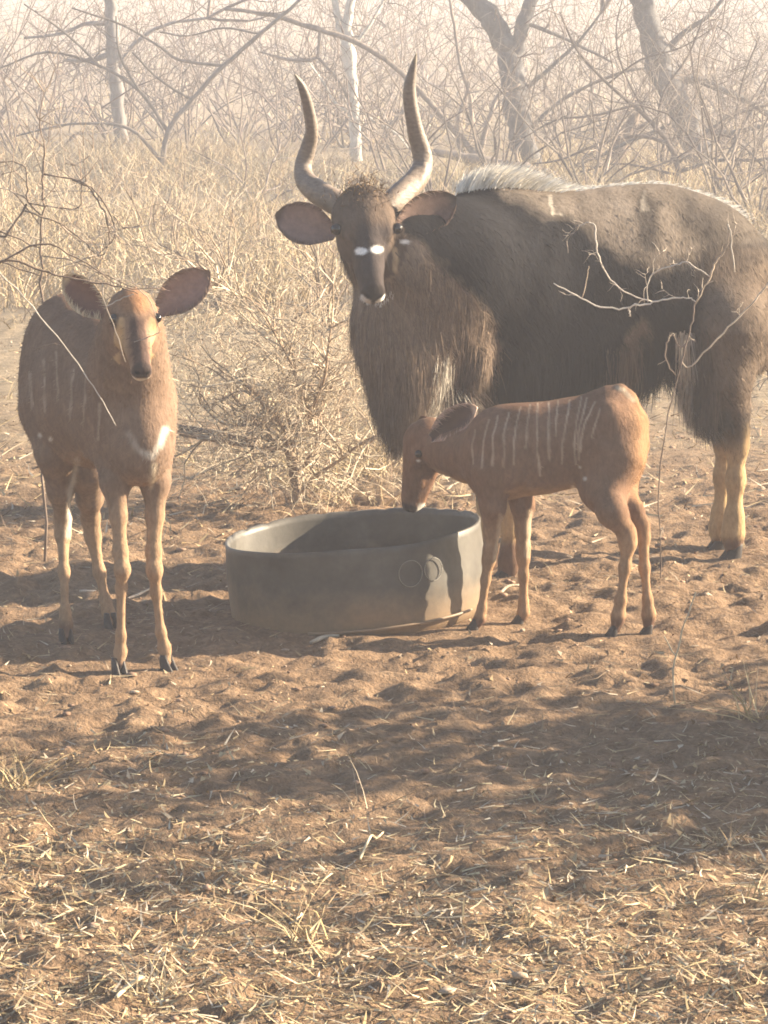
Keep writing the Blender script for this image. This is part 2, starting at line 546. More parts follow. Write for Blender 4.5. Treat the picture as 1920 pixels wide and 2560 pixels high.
def poly_mask(x, y, poly, soft):
    """soft-edged polygon by averaging jittered tests"""
    s = 0
    for k in range(10):
        a = k * 2.399; r = soft * math.sqrt((k + 0.5) / 10)
        s = s + in_poly(x + r * math.cos(a), y + r * math.sin(a), poly)
    return s / 10.0

def line_d(x, y, pts):
    d = np.full(x.shape, 1e9)
    for (x0, y0), (x1, y1) in zip(pts[:-1], pts[1:]):
        dx, dy = x1 - x0, y1 - y0
        t = np.clip(((x - x0) * dx + (y - y0) * dy) / (dx * dx + dy * dy + 1e-9), 0, 1)
        d = np.minimum(d, np.hypot(x - x0 - t * dx, y - y0 - t * dy))
    return d

def blend(C, col, m):
    m = np.clip(m, 0, 1)[:, None]
    return C * (1 - m) + np.asarray(col) * m

class Frame:
    """head frame: origin at the poll, f towards the nose, u out of the forehead, r to the animal's left/right"""
    def __init__(s, o, f, hint, L):
        s.o, s.f, s.L = np.asarray(o, float), norm(f), L
        s.r = norm(np.cross(s.f, hint)); s.u = np.cross(s.r, s.f)
        s.R = np.stack([s.r, s.f, s.u], 1)
    def __call__(s, x, y, z): return s.o + s.L * (s.r * x + s.f * y + s.u * z)
    def local(s, V): return (V - s.o) @ s.R / s.L

def head_prims(H, slim=1.0, k=0.02):
    L = H.L
    e = lambda x, y, z, rx, ry, rz, kk=k: ell(H(x, y, z), np.array([rx * slim, ry, rz]) * L, kk, H.R)
    c = lambda a, b, ra, rb: cone(H(*a), H(*b), ra * L, rb * L, k)
    out = [e(0, .14, 0, .245, .25, .22), e(0, .04, -.08, .20, .20, .2)]
    for s in (-1, 1):
        out += [e(s * .145, .30, .05, .095, .15, .10), e(s * .11, .30, -.13, .11, .20, .15)]
    out += [c((0, .30, -.02), (0, .62, -.06), .18, .118), c((0, .62, -.06), (0, .88, -.075), .118, .094),
            c((0, .28, .07), (0, .84, .0), .115, .075), e(0, .935, -.04, .088, .065, .072, .015),
            c((0, .22, -.2), (0, .84, -.155), .13, .07), e(0, .87, -.165, .075, .085, .045, .012)]
    for s in (-1, 1): out.append(e(s * .045, .925, -.10, .05, .06, .048, .012))
    return out

def ear_mesh(base, tip, face, W, thick=0.006, cup=0.55, inner=(0.2, 0.1, 0.07), outer=(0.2, 0.12, 0.08), rim=None, nu=14, nv=9):
    base, tip = np.asarray(base), np.asarray(tip)
    d = tip - base; L = np.linalg.norm(d); d = d / L
    n = norm(np.asarray(face) - d * (np.asarray(face) @ d)); s = np.cross(d, n)
    u = np.linspace(0, 1, nu); v = np.linspace(-1, 1, nv)
    w = W * np.interp(u, [0, .12, .3, .5, .7, .85, .95, 1], [.30, .55, .88, 1.0, .88, .60, .32, .06])
    c = cup * np.interp(u, [0, .3, .7, 1], [1.0, 1.0, .7, .3])
    U, Vv = np.meshgrid(np.arange(nu), np.arange(nv), indexing='ij')
    w2 = w[U]; vv = v[Vv]
    X = base + d * (L * u[U])[..., None] + s * (w2 * vv * (1 - 0.15 * c[U]))[..., None] + n * (w2 * c[U] * (vv ** 2 - 0.6))[..., None]
    Y = X - n * (thick * (1 - 0.6 * np.abs(vv)) + 0.001)[..., None]
    V = np.vstack([X.reshape(-1, 3), Y.reshape(-1, 3)])
    i, j = np.meshgrid(np.arange(nu - 1), np.arange(nv - 1), indexing='ij')
    a = i * nv + j; q = np.stack([a, a + nv, a + nv + 1, a + 1], -1).reshape(-1, 4)
    o = nu * nv
    loop = np.concatenate([np.arange(nv), np.arange(1, nu) * nv + nv - 1, (nu - 1) * nv + np.arange(nv - 2, -1, -1), np.arange(nu - 2, 0, -1) * nv])
    l2 = np.roll(loop, -1)
    F = np.vstack([q, q[:, ::-1] + o, np.stack([l2, loop, loop + o, l2 + o], 1)])
    C = np.vstack([np.tile(inner, (o, 1)), np.tile(outer, (o, 1))]).astype(float)
    edge = (np.abs(np.concatenate([vv.ravel()] * 2)) > 0.78) | (np.concatenate([U.ravel()] * 2) >= nu - 2)
    if rim is not None: C[edge] = rim
    return V, F, C

def ear(name, parent, fur_seed=0, fringe=None, **k):
    V, F, C = ear_mesh(**k)
    o = mesh_obj("ear", V, F, M['ear'], parent, cols=C)
    if fringe:
        col, ln = fringe
        r = np.random.default_rng(fur_seed)
        nu, nv = 14, 9
        base, tip = np.asarray(k['base']), np.asarray(k['tip']); d = norm(tip - base)
        B, D = [], []
        for j, sg in ((0, -1), (nv - 1, 1)):
            e = V[:nu * nv].reshape(nu, nv, 3)[:, j]
            t = r.uniform(0.5, nu - 2.2, 160); i0 = t.astype(int); f = (t - i0)[:, None]
            B.append(e[i0] * (1 - f) + e[i0 + 1] * f)
            mid = V[:nu * nv].reshape(nu, nv, 3)[:, nv // 2][i0]
            D.append(norm(norm(mid - e[i0]) * 0.8 + d * 0.8 + r.normal(size=(160, 3)) * 0.25))
        B, D = np.vstack(B), np.vstack(D); n = len(B)
        v, f, c = ribbons(B, D, r.uniform(0.5, 1.1, n) * ln, np.full(n, 0.0022), r.normal(size=(n, 3)) * 0.004, np.tile(col, (n, 1)) * r.uniform(0.75, 1.1, (n, 1)), 2, seed=fur_seed)
        mesh_obj("ear_fringe", v, f, M['hair'], o, cols=c)
    return o

def hoof(parent, p, ang, size=0.045, col=(0.035, 0.028, 0.025)):
    """cloven hoof: two toes side by side, pointing along ang"""
    f = np.array([math.cos(ang), math.sin(ang), 0]); s = np.array([-f[1], f[0], 0])
    S = Soup()
    for sg in (-1, 1):
        rings = []
        for z, cx, lx, ly in ((-0.012, .28, .62, .30), (0.0, .26, .62, .30), (.35, .10, .50, .28), (.75, -.05, .38, .25), (1.1, -.12, .28, .2)):
            th = np.linspace(0, 2 * math.pi, 12, endpoint=False)
            x = np.cos(th); y = np.sin(th)
            x = np.where(x > 0, x * (1 - 0.15 * np.abs(y)), x)
            rings.append(p + size * (f * (cx + lx * x)[:, None] + s * (sg * .29 + ly * y * (1 - 0.25 * np.maximum(x, 0)))[:, None] + np.array([0, 0, 1]) * (z if z > 0 else z / size)))
        V = np.vstack(rings); k = np.arange(12)
        Fq = np.vstack([np.stack([i * 12 + k, i * 12 + (k + 1) % 12, (i + 1) * 12 + (k + 1) % 12, (i + 1) * 12 + k], 1) for i in range(4)])
        V = np.vstack([V, rings[0].mean(0), rings[-1].mean(0)])
        T = np.vstack([np.stack([np.full(12, 60), (k + 1) % 12, k], 1), np.stack([np.full(12, 61), 48 + k, 48 + (k + 1) % 12], 1)])
        S.add(V, [Fq, T], np.asarray(col) * RNG.uniform(0.9, 1.15))
    return S.build("hoof", M['hoof'], parent)

def eyeball(parent, c, r):
    th, ph = np.meshgrid(np.linspace(0, math.pi, 9), np.linspace(0, 2 * math.pi, 16, endpoint=False), indexing='ij')
    V = c + r * np.stack([np.sin(th) * np.cos(ph), np.sin(th) * np.sin(ph), np.cos(th)], -1).reshape(-1, 3)
    i, j = np.meshgrid(np.arange(8), np.arange(16), indexing='ij')
    F = np.stack([i * 16 + j, (i + 1) * 16 + j, (i + 1) * 16 + (j + 1) % 16, i * 16 + (j + 1) % 16], -1).reshape(-1, 4)
    return mesh_obj("eye", V, F, M['eye'], parent)

def sample(V, F, N, area, n, weight=None, seed=0):
    r = np.random.default_rng(seed)
    w = area.copy()
    if weight is not None: w = w * weight[F].mean(1)
    fi = r.choice(len(F), n, p=w / w.sum())
    a, b = r.random((n, 1)), r.random((n, 1))
    q = F[fi]
    bl = lambda A: (A[q[:, 0]] * (1 - a) + A[q[:, 1]] * a) * (1 - b) + (A[q[:, 3]] * (1 - a) + A[q[:, 2]] * a) * b
    return bl(V), norm(bl(N)), q[:, 0], r

def coat(name, parent, V, F, N, area, C, n, flow, ln, wd, lift=0.35, weight=None, seed=0, jit=0.25, dark=0.8, droop=0.0, segs=2, kind="stuff"):
    B, nn, vi, r = sample(V, F, N, area, n, weight, seed)
    fl = flow(B) if callable(flow) else np.tile(np.asarray(flow, float), (n, 1))
    fl = fl - nn * np.sum(fl * nn, 1, keepdims=True) * 0.85
    D = norm(norm(fl) + nn * lift + r.normal(size=(n, 3)) * jit)
    L = ln * r.uniform(0.6, 1.25, n) if np.isscalar(ln) else ln(B) * r.uniform(0.6, 1.25, n)
    side = norm(np.cross(D, nn) + r.normal(size=(n, 3)) * 0.15)
    bend = -nn * (L * 0.18)[:, None] + np.array([0, 0, -1]) * (L * droop)[:, None]
    cols = C[vi] * r.uniform(dark, 1.25, (n, 1))
    v, f, c = ribbons(B - nn * 0.002, D, L, wd * r.uniform(0.7, 1.3, n), bend, cols, segs, side)
    nr = np.repeat(norm(nn + r.normal(size=nn.shape) * 0.18), 2 * (segs + 1), axis=0)
    return mesh_obj(name, v, f, M['hair'], parent, cols=c, normals=nr, kind=kind)
# ------------------------------------------------------------------ young nyala on the left, facing the camera
def pr(px, py, Y, r):                                   # a node: point and radius, radius given in photo pixels
    return (P(px, py, Y), r * m_per_px(Y))
WHITE, CREAM = (0.72, 0.68, 0.60), (0.55, 0.46, 0.34)

def make_young():
    hv = HOOVES['young']
    root = empty("young_nyala", (hv[0] + hv[3]) / 2 * np.array([1, 1, 0]), "rufous young nyala without horns facing forward with faint white flank stripes", "antelope")
    fa = norm(np.array([0.20, -0.55, 0]))                # the way the body faces
    sd = np.array([-fa[1], fa[0], 0])                    # across the body
    R = np.stack([sd, fa, np.array([0, 0, 1.0])], 1)
    def e(px, py, Y, r, k=0.05): return ell(P(px, py, Y), np.array(r), k, R)
    pm = [e(172, 905, 9.20, (.125, .17, .185)), e(150, 1000, 9.16, (.105, .13, .16)),
          e(225, 985, 9.0, (.150, .21, .195)), e(290, 1000, 8.80, (.125, .17, .185)), e(330, 1040, 8.70, (.110, .12, .165)),
          e(350, 1110, 8.63, (.082, .085, .105)), e(235, 880, 8.98, (.10, .2, .115))]
    # neck
    pm += chain([pr(315, 985, 8.70, 108), pr(322, 900, 8.64, 88), pr(328, 830, 8.60, 70), pr(330, 790, 8.585, 60)], 0.05)
    H = Frame(P(327, 755, 8.56), [0.042, -0.190, -0.150], [0, 0, 1], 0.250)
    pm += head_prims(H, .98, 0.018)
    # front legs
    y0, y1 = hv[0][1], hv[1][1]
    pm += chain([pr(283, 1110, 8.72, 58), pr(288, 1205, y0 + .05, 36), pr(296, 1290, y0 + .03, 19.4), pr(301, 1380, y0 + .01, 16.7), pr(306, 1425, y0 - .005, 17.6),
                 pr(303, 1470, y0 + .012, 11.9), pr(302, 1590, y0 + .012, 10.6), pr(301, 1630, y0 + .012, 13.6), pr(298, 1664, y0, 12.3)], 0.02)
    pm += chain([pr(386, 1110, 8.74, 52), pr(388, 1205, y1 + .05, 36), pr(387, 1290, y1 + .03, 21.1), pr(384, 1380, y1 + .01, 17.6), pr(386, 1425, y1 - .005, 18.0),
                 pr(390, 1480, y1 + .012, 11.9), pr(402, 1580, y1 + .012, 10.6), pr(411, 1620, y1 + .012, 13.6), pr(417, 1657, y1, 12.3)], 0.02)
    # hind legs
    y2, y3 = hv[2][1], hv[3][1]
    pm += chain([pr(138, 1030, 9.12, 90), pr(142, 1130, 9.06, 52), pr(150, 1225, 9.12, 30), pr(157, 1295, 9.18, 18.5), pr(157, 1335, 9.17, 16.7),
                 pr(160, 1430, 9.10, 11.0), pr(163, 1530, y2 + .03, 10.1), pr(165, 1562, y2 + .015, 12.8), pr(165, 1592, y2, 11.4)], 0.025)
    pm += chain([pr(213, 1060, 9.16, 80), pr(220, 1170, 9.12, 46), pr(224, 1245, 9.22, 31), pr(226, 1295, 9.30, 21.1), pr(232, 1340, 9.31, 17.6),
                 pr(248, 1430, 9.30, 12.3), pr(265, 1505, y3 + .05, 11.0), pr(272, 1535, y3 + .03, 13.2), pr(276, 1558, y3, 11.4)], 0.025)
    V, F = skin(pm, 0.0052)
    N, area = vnormals(V, F)
    x, y = to_px(V)
    jx = x + (vnoise(V[:, 0] * 90, V[:, 2] * 40, 1) - .5) * 7
    C = np.tile((0.175, 0.117, 0.082), (len(V), 1))
    C = blend(C, (0.15, 0.085, 0.055), smooth01(N[:, 2], 0.3, 0.95) * (y < 1000) * 0.6)
    C = blend(C, (0.30, 0.20, 0.13), smooth01(N[:, 2], -0.5, -0.95) * (y < 1260))
    loc = H.local(V)
    hd = np.linalg.norm((loc - np.array([0, .45, -.05])) / np.array([.4, .62, .42]), axis=1) < 1.0
    C = blend(C, (0.21, 0.135, 0.09), hd * 1.0)
    fore = hd & (loc[:, 2] > -.02)
    C = blend(C, (0.27, 0.145, 0.078), fore * smooth01(np.hypot(loc[:, 0] / .2, (loc[:, 1] - .2) / .2), 1.1, .5))
    C = blend(C, (0.085, 0.055, 0.045), hd * smooth01(np.abs(loc[:, 0]) + (vnoise(loc[:, 0] * 40, loc[:, 1] * 40) - .5) * .04, .105, .06) * smooth01(loc[:, 1], .33, .46) * (loc[:, 2] > -.07))
    C = blend(C, (0.055, 0.04, 0.036), hd * smooth01(loc[:, 1], .9, .95) * smooth01(loc[:, 2], -.115, -.08))
    C = blend(C, WHITE, hd * smooth01(loc[:, 1], .80, .86) * smooth01(loc[:, 2], -.10, -.125))
    C = blend(C, (0.50, 0.34, 0.18), hd * smooth01(np.abs(loc[:, 0]), .10, .16) * (loc[:, 1] > .38) * (loc[:, 1] < .8) * 0.7)  # yellow cheeks: sunlit cheek tone painted on both sides
    C = blend(C, (0.07, 0.045, 0.035), hd * smooth01(np.hypot(np.hypot(np.abs(loc[:, 0]) - .21, loc[:, 1] - .34), loc[:, 2] - .06), .10, .06))
    front = (V[:, 1] < 8.72)
    C = blend(C, WHITE, front * (y > 1040) * (y < 1185) * smooth01(line_d(jx, y, [(322, 1085), (345, 1125), (378, 1142), (402, 1110), (412, 1075)]), 15, 0) * (0.3 + .6 * smooth01(x, 330, 385)) * .62)
    for pts in ([(108, 900), (112, 1030)], [(182, 925), (176, 1045)], [(140, 880), (143, 1000)], [(215, 940), (208, 1060)], [(250, 1010), (246, 1100)], [(75, 930), (80, 1020)]):
        C = blend(C, (0.48, 0.40, 0.32), (.15 + .3 * vnoise(V[:, 0] * 70, V[:, 2] * 35, 3)) * smooth01(line_d(jx, y, pts), 4.5, 1))
    for c in ((100, 1088), (127, 1098)):
        C = blend(C, WHITE, 0.6 * smooth01(np.hypot(jx - c[0], y - c[1]), 9, 2))
    leg = smooth01(y, 1200, 1330)
    C = blend(C, (0.29, 0.19, 0.115), leg)
    inner = smooth01(line_d(jx, y, [(192, 1150), (176, 1230), (170, 1340)]), 13, 0) * (V[:, 1] > 8.85)
    C = blend(C, WHITE, inner * (.25 + .5 * vnoise(V[:, 0] * 60, V[:, 2] * 30)))  # white hind-leg strip, its sunlit brightness painted into the coat
    C = blend(C, CREAM, .7 * smooth01(line_d(jx, y, [(384, 1165), (378, 1215)]), 14, 0) * front)
    C = blend(C, (0.16, 0.10, 0.07), smooth01(y, 1535, 1575) * (x < 330) * (V[:, 1] > 8.85) + smooth01(y, 1645, 1665))
    nst = np.hypot(np.hypot((np.abs(loc[:, 0]) - .052) * .9, (loc[:, 2] + .035) * 1.3), (loc[:, 1] - .975) * .5)
    C = blend(C, (0.008, 0.006, 0.006), hd * smooth01(nst, .034, .018))
    mesh_obj("body", V, F, M['coat'], root, cols=C)
    flow = lambda B: np.where((B[:, 2:3] < 0.5), np.array([[0.03, 0, -1.0]]), -fa * 0.8 + np.array([0, 0, -0.7]))
    nohead = np.where(hd & (loc[:, 1] > .3), np.where(loc[:, 1] > .75, 0, .35), 1.0)
    coat("coat_hair", root, V, F, N, area, C, 30000, flow, lambda B: np.where(B[:, 2] < .5, .010, .017), 0.0024, 0.32, nohead, 3)
    for s in (-1, 1): eyeball(root, H(s * .214, .335, .085), .050 * H.L)
    # ears
    ear("ear", root, 1, ((0.30, 0.21, 0.16), .02), base=P(392, 782, 8.56), tip=P(524, 678, 8.60), face=np.array([-0.12, -1, 0.1]), W=.055, cup=.62,
        inner=(0.25, 0.155, 0.125), outer=(0.2, 0.125, 0.085), rim=(0.17, 0.11, 0.085))
    ear("ear", root, 2, ((0.66, 0.54, 0.38), .022), base=P(268, 790, 8.57), tip=P(158, 690, 8.62), face=np.array([-0.75, -0.65, 0.35]), W=.05, cup=.7,
        inner=(0.18, 0.10, 0.08), outer=(0.23, 0.13, 0.08), rim=(0.45, 0.34, 0.22))
    ang = math.atan2(fa[1], fa[0])
    for h, da in zip(hv, (0.1, 0.5, 0, 0.2)): hoof(root, h, ang + da, 0.035)
    return root
make_young()

# ------------------------------------------------------------------ calf in profile with its muzzle in the trough
def make_calf():
    hv = HOOVES['calf']
    root = empty("nyala_calf", (hv[0] + hv[2]) / 2 * np.array([1, 1, 0]), "small rufous nyala calf with thin white body stripes drinking from the trough", "antelope")
    yb = 9.22
    def e(px, py, Y, r, k=0.04, a=0.0):
        c, s = math.cos(a), math.sin(a)
        return ell(P(px, py, Y), np.array(r), k, np.array([[c, 0, s], [0, 1, 0], [-s, 0, c]]))
    pm = [e(1290, 1125, yb, (.140, .088, .120)), e(1385, 1110, yb, (.165, .094, .116)), e(1475, 1092, yb, (.135, .088, .112)),
          e(1540, 1085, yb - .01, (.070, .074, .105), .04), e(1245, 1140, yb + .02, (.090, .066, .112)), e(1232, 1190, yb + .02, (.058, .054, .070)),
          e(1330, 1172, yb, (.14, .072, .062)), e(1260, 1065, yb, (.07, .035, .045)), e(1522, 1010, yb, (.058, .045, .042)), e(1582, 1075, yb, (.030, .055, .052)),
          e(1265, 1150, yb - .075, (.05, .03, .085), .03), e(1520, 1045, yb - .065, (.035, .025, .04), .03)]
    pm += chain([pr(1240, 1130, yb + .04, 80), pr(1175, 1135, yb + .12, 66), pr(1118, 1128, yb + .19, 50), pr(1080, 1112, yb + .23, 38)], 0.04)
    H = Frame(P(1062, 1074, yb + .24), [-0.058, 0.02, -0.232], [-1, -0.25, 0.25], 0.238)
    pm += head_prims(H, .92, 0.012)
    ya, yc = hv[0][1], hv[1][1]
    pm += chain([pr(1225, 1180, yb - .05, 48), pr(1232, 1265, yb - .045, 32), pr(1229, 1330, ya, 19), pr(1226, 1375, ya, 17), pr(1222, 1400, ya, 15.5),
                 pr(1214, 1450, ya, 11), pr(1205, 1520, ya, 10), pr(1200, 1545, ya, 13), pr(1190, 1562, ya, 12.5)], 0.015)
    pm += chain([pr(1290, 1180, yb + .06, 45), pr(1306, 1262, yb + .07, 29), pr(1307, 1330, yc, 18), pr(1308, 1370, yc, 16.5), pr(1308, 1395, yc, 15),
                 pr(1309, 1440, yc, 11.5), pr(1309, 1505, yc, 11), pr(1309, 1530, yc, 13.5), pr(1303, 1547, yc, 12)], 0.015)
    yd, ye = hv[2][1], hv[3][1]
    pm += chain([pr(1540, 1140, yb - .03, 74), pr(1508, 1222, yb - .05, 56), pr(1532, 1282, yd - .01, 35), pr(1566, 1330, yd, 20), pr(1570, 1358, yd, 18),
                 pr(1562, 1420, yd, 12), pr(1552, 1500, yd, 11), pr(1546, 1540, yd, 14), pr(1538, 1574, yd, 12)], 0.025)
    pm += chain([pr(1555, 1150, yb + .05, 62), pr(1556, 1225, yb + .06, 34), pr(1584, 1272, ye + .02, 22), pr(1604, 1312, ye + .02, 18), pr(1608, 1342, ye + .02, 15),
                 pr(1611, 1420, ye + .01, 11.5), pr(1619, 1500, ye, 10.5), pr(1622, 1535, ye, 15), pr(1621, 1566, ye, 13)], 0.02)
    # tail hanging over the rump
    pm += chain([pr(1532, 990, yb, 26), pr(1550, 978, yb - .005, 14), pr(1574, 996, yb - .01, 13), pr(1600, 1050, yb - .015, 13), pr(1610, 1120, yb - .015, 10)], 0.02)
    V, F = skin(pm, 0.0042)
    N, area = vnormals(V, F)
    x, y = to_px(V)
    jx = x + (vnoise(V[:, 0] * 80, V[:, 2] * 30, 1) - .5) * 4
    C = np.tile((0.165, 0.098, 0.063), (len(V), 1))
    C = blend(C, (0.14, 0.078, 0.05), smooth01(y, 1090, 1010) * (x > 1180) * (x < 1520) * .7)
    C = blend(C, (0.26, 0.15, 0.08), smooth01(x, 1560, 1610) * (y < 1260))
    C = blend(C, (0.33, 0.22, 0.13), smooth01(N[:, 2], -.5, -.95) * (y < 1270))
    C = blend(C, CREAM, .6 * smooth01(line_d(jx, y, [(1544, 970), (1560, 976), (1584, 1000)]), 10, 0))
    stripes = [[(1222, 1050), (1208, 1100), (1205, 1170)], [(1245, 1040), (1232, 1090), (1232, 1165)], [(1272, 1032), (1259, 1085), (1260, 1170)],
               [(1302, 1018), (1292, 1060), (1284, 1110), (1285, 1160)], [(1345, 1005), (1343, 1080), (1345, 1130), (1350, 1190)],
               [(1373, 998), (1370, 1070), (1372, 1150)], [(1425, 1000), (1412, 1065), (1404, 1120), (1405, 1160)],
               [(1395, 1002), (1390, 1050), (1388, 1090)], [(1453, 993), (1440, 1060), (1434, 1110), (1438, 1160)],
               [(1487, 1005), (1465, 1050), (1452, 1100), (1450, 1130)], [(1500, 1022), (1488, 1065), (1480, 1095)], [(1324, 1012), (1318, 1060), (1314, 1120)], [(1468, 995), (1456, 1040), (1446, 1085), (1446, 1150)], [(1188, 1075), (1180, 1110), (1184, 1160)]]
    side = smooth01(np.abs(V[:, 1] - yb), .02, .05)
    for s in stripes:
        C = blend(C, (0.46, 0.37, 0.28), (.35 + .4 * vnoise(V[:, 0] * 70, V[:, 2] * 35, 3)) * smooth01(line_d(jx, y, s), 3.7, .6) * (np.abs(N[:, 1]) > .12))
    for c, r in (((1462, 1197), 6), ((1432, 1218), 6), ((1450, 1168), 4)):
        C = blend(C, WHITE, 0.8 * smooth01(np.hypot(x - c[0], y - c[1]), r + 2, r - 5))
    leg = smooth01(y, 1270, 1370)
    C = blend(C, (0.28, 0.175, 0.10), leg)
    C = blend(C, CREAM, smooth01(line_d(jx, y, [(1252, 1290), (1246, 1340), (1238, 1400)]), 10, 1) * (V[:, 1] < 9.32) * .5 + smooth01(line_d(jx, y, [(1324, 1280), (1320, 1320), (1318, 1390)]), 11, 2) * .5)
    C = blend(C, (0.13, 0.075, 0.05), smooth01(y, 1535, 1555) * (y > 1500))
    loc = H.local(V)
    hd = np.linalg.norm((loc - np.array([0, .5, -.05])) / np.array([.4, .62, .42]), axis=1) < 1.0
    C = blend(C, (0.165, 0.092, 0.057), hd * 1.0)
    C = blend(C, (0.06, 0.042, 0.036), hd * smooth01(loc[:, 1], .86, .93))
    C = blend(C, WHITE, hd * smooth01(loc[:, 1], .84, .89) * smooth01(loc[:, 2], -.11, -.15))
    C = blend(C, WHITE, smooth01(np.hypot((x - 1046) / 1.6, y - 1152), 5, 1) * (V[:, 1] < H.o[1]))
    nst = np.hypot(np.hypot((np.abs(loc[:, 0]) - .052) * .9, (loc[:, 2] + .035) * 1.3), (loc[:, 1] - .975) * .5)
    C = blend(C, (0.008, 0.006, 0.006), hd * smooth01(nst, .034, .018))
    mesh_obj("body", V, F, M['coat'], root, cols=C)
    flow = lambda B: np.where(B[:, 2:3] < .3, np.array([[0.05, 0, -1.0]]), np.array([[0.8, 0, -0.55]]))
    coat("coat_hair", root, V, F, N, area, C, 26000, flow, lambda B: np.where(B[:, 2] < .3, .007, .012), 0.0019, 0.28, np.where(hd, .5, 1.0), 5)
    for s in (-1, 1): eyeball(root, H(s * .215, .25, .06), .048 * H.L)
    ear("ear", root, 3, ((0.62, 0.45, 0.36), .022), base=P(1076, 1096, yb + .15), tip=P(1192, 1018, yb + .06), face=np.array([-0.2, -.9, 0.4]), W=.046, cup=.75,
        inner=(0.10, 0.066, 0.056), outer=(0.17, 0.105, 0.07), rim=(0.5, 0.38, 0.30))  # pale rim colour paints in the sunlit edge of the ear
    ear("ear", root, 4, None, base=P(1078, 1100, yb + .26), tip=P(1052, 1040, yb + .27), face=np.array([-.6, -.7, .3]), W=.034, cup=.6,
        inner=(0.13, 0.07, 0.05), outer=(0.2, 0.10, 0.06))
    for h, da in zip(hv, (0, .1, 0, .1)): hoof(root, h, math.pi + da, 0.028)
    return root
make_calf()

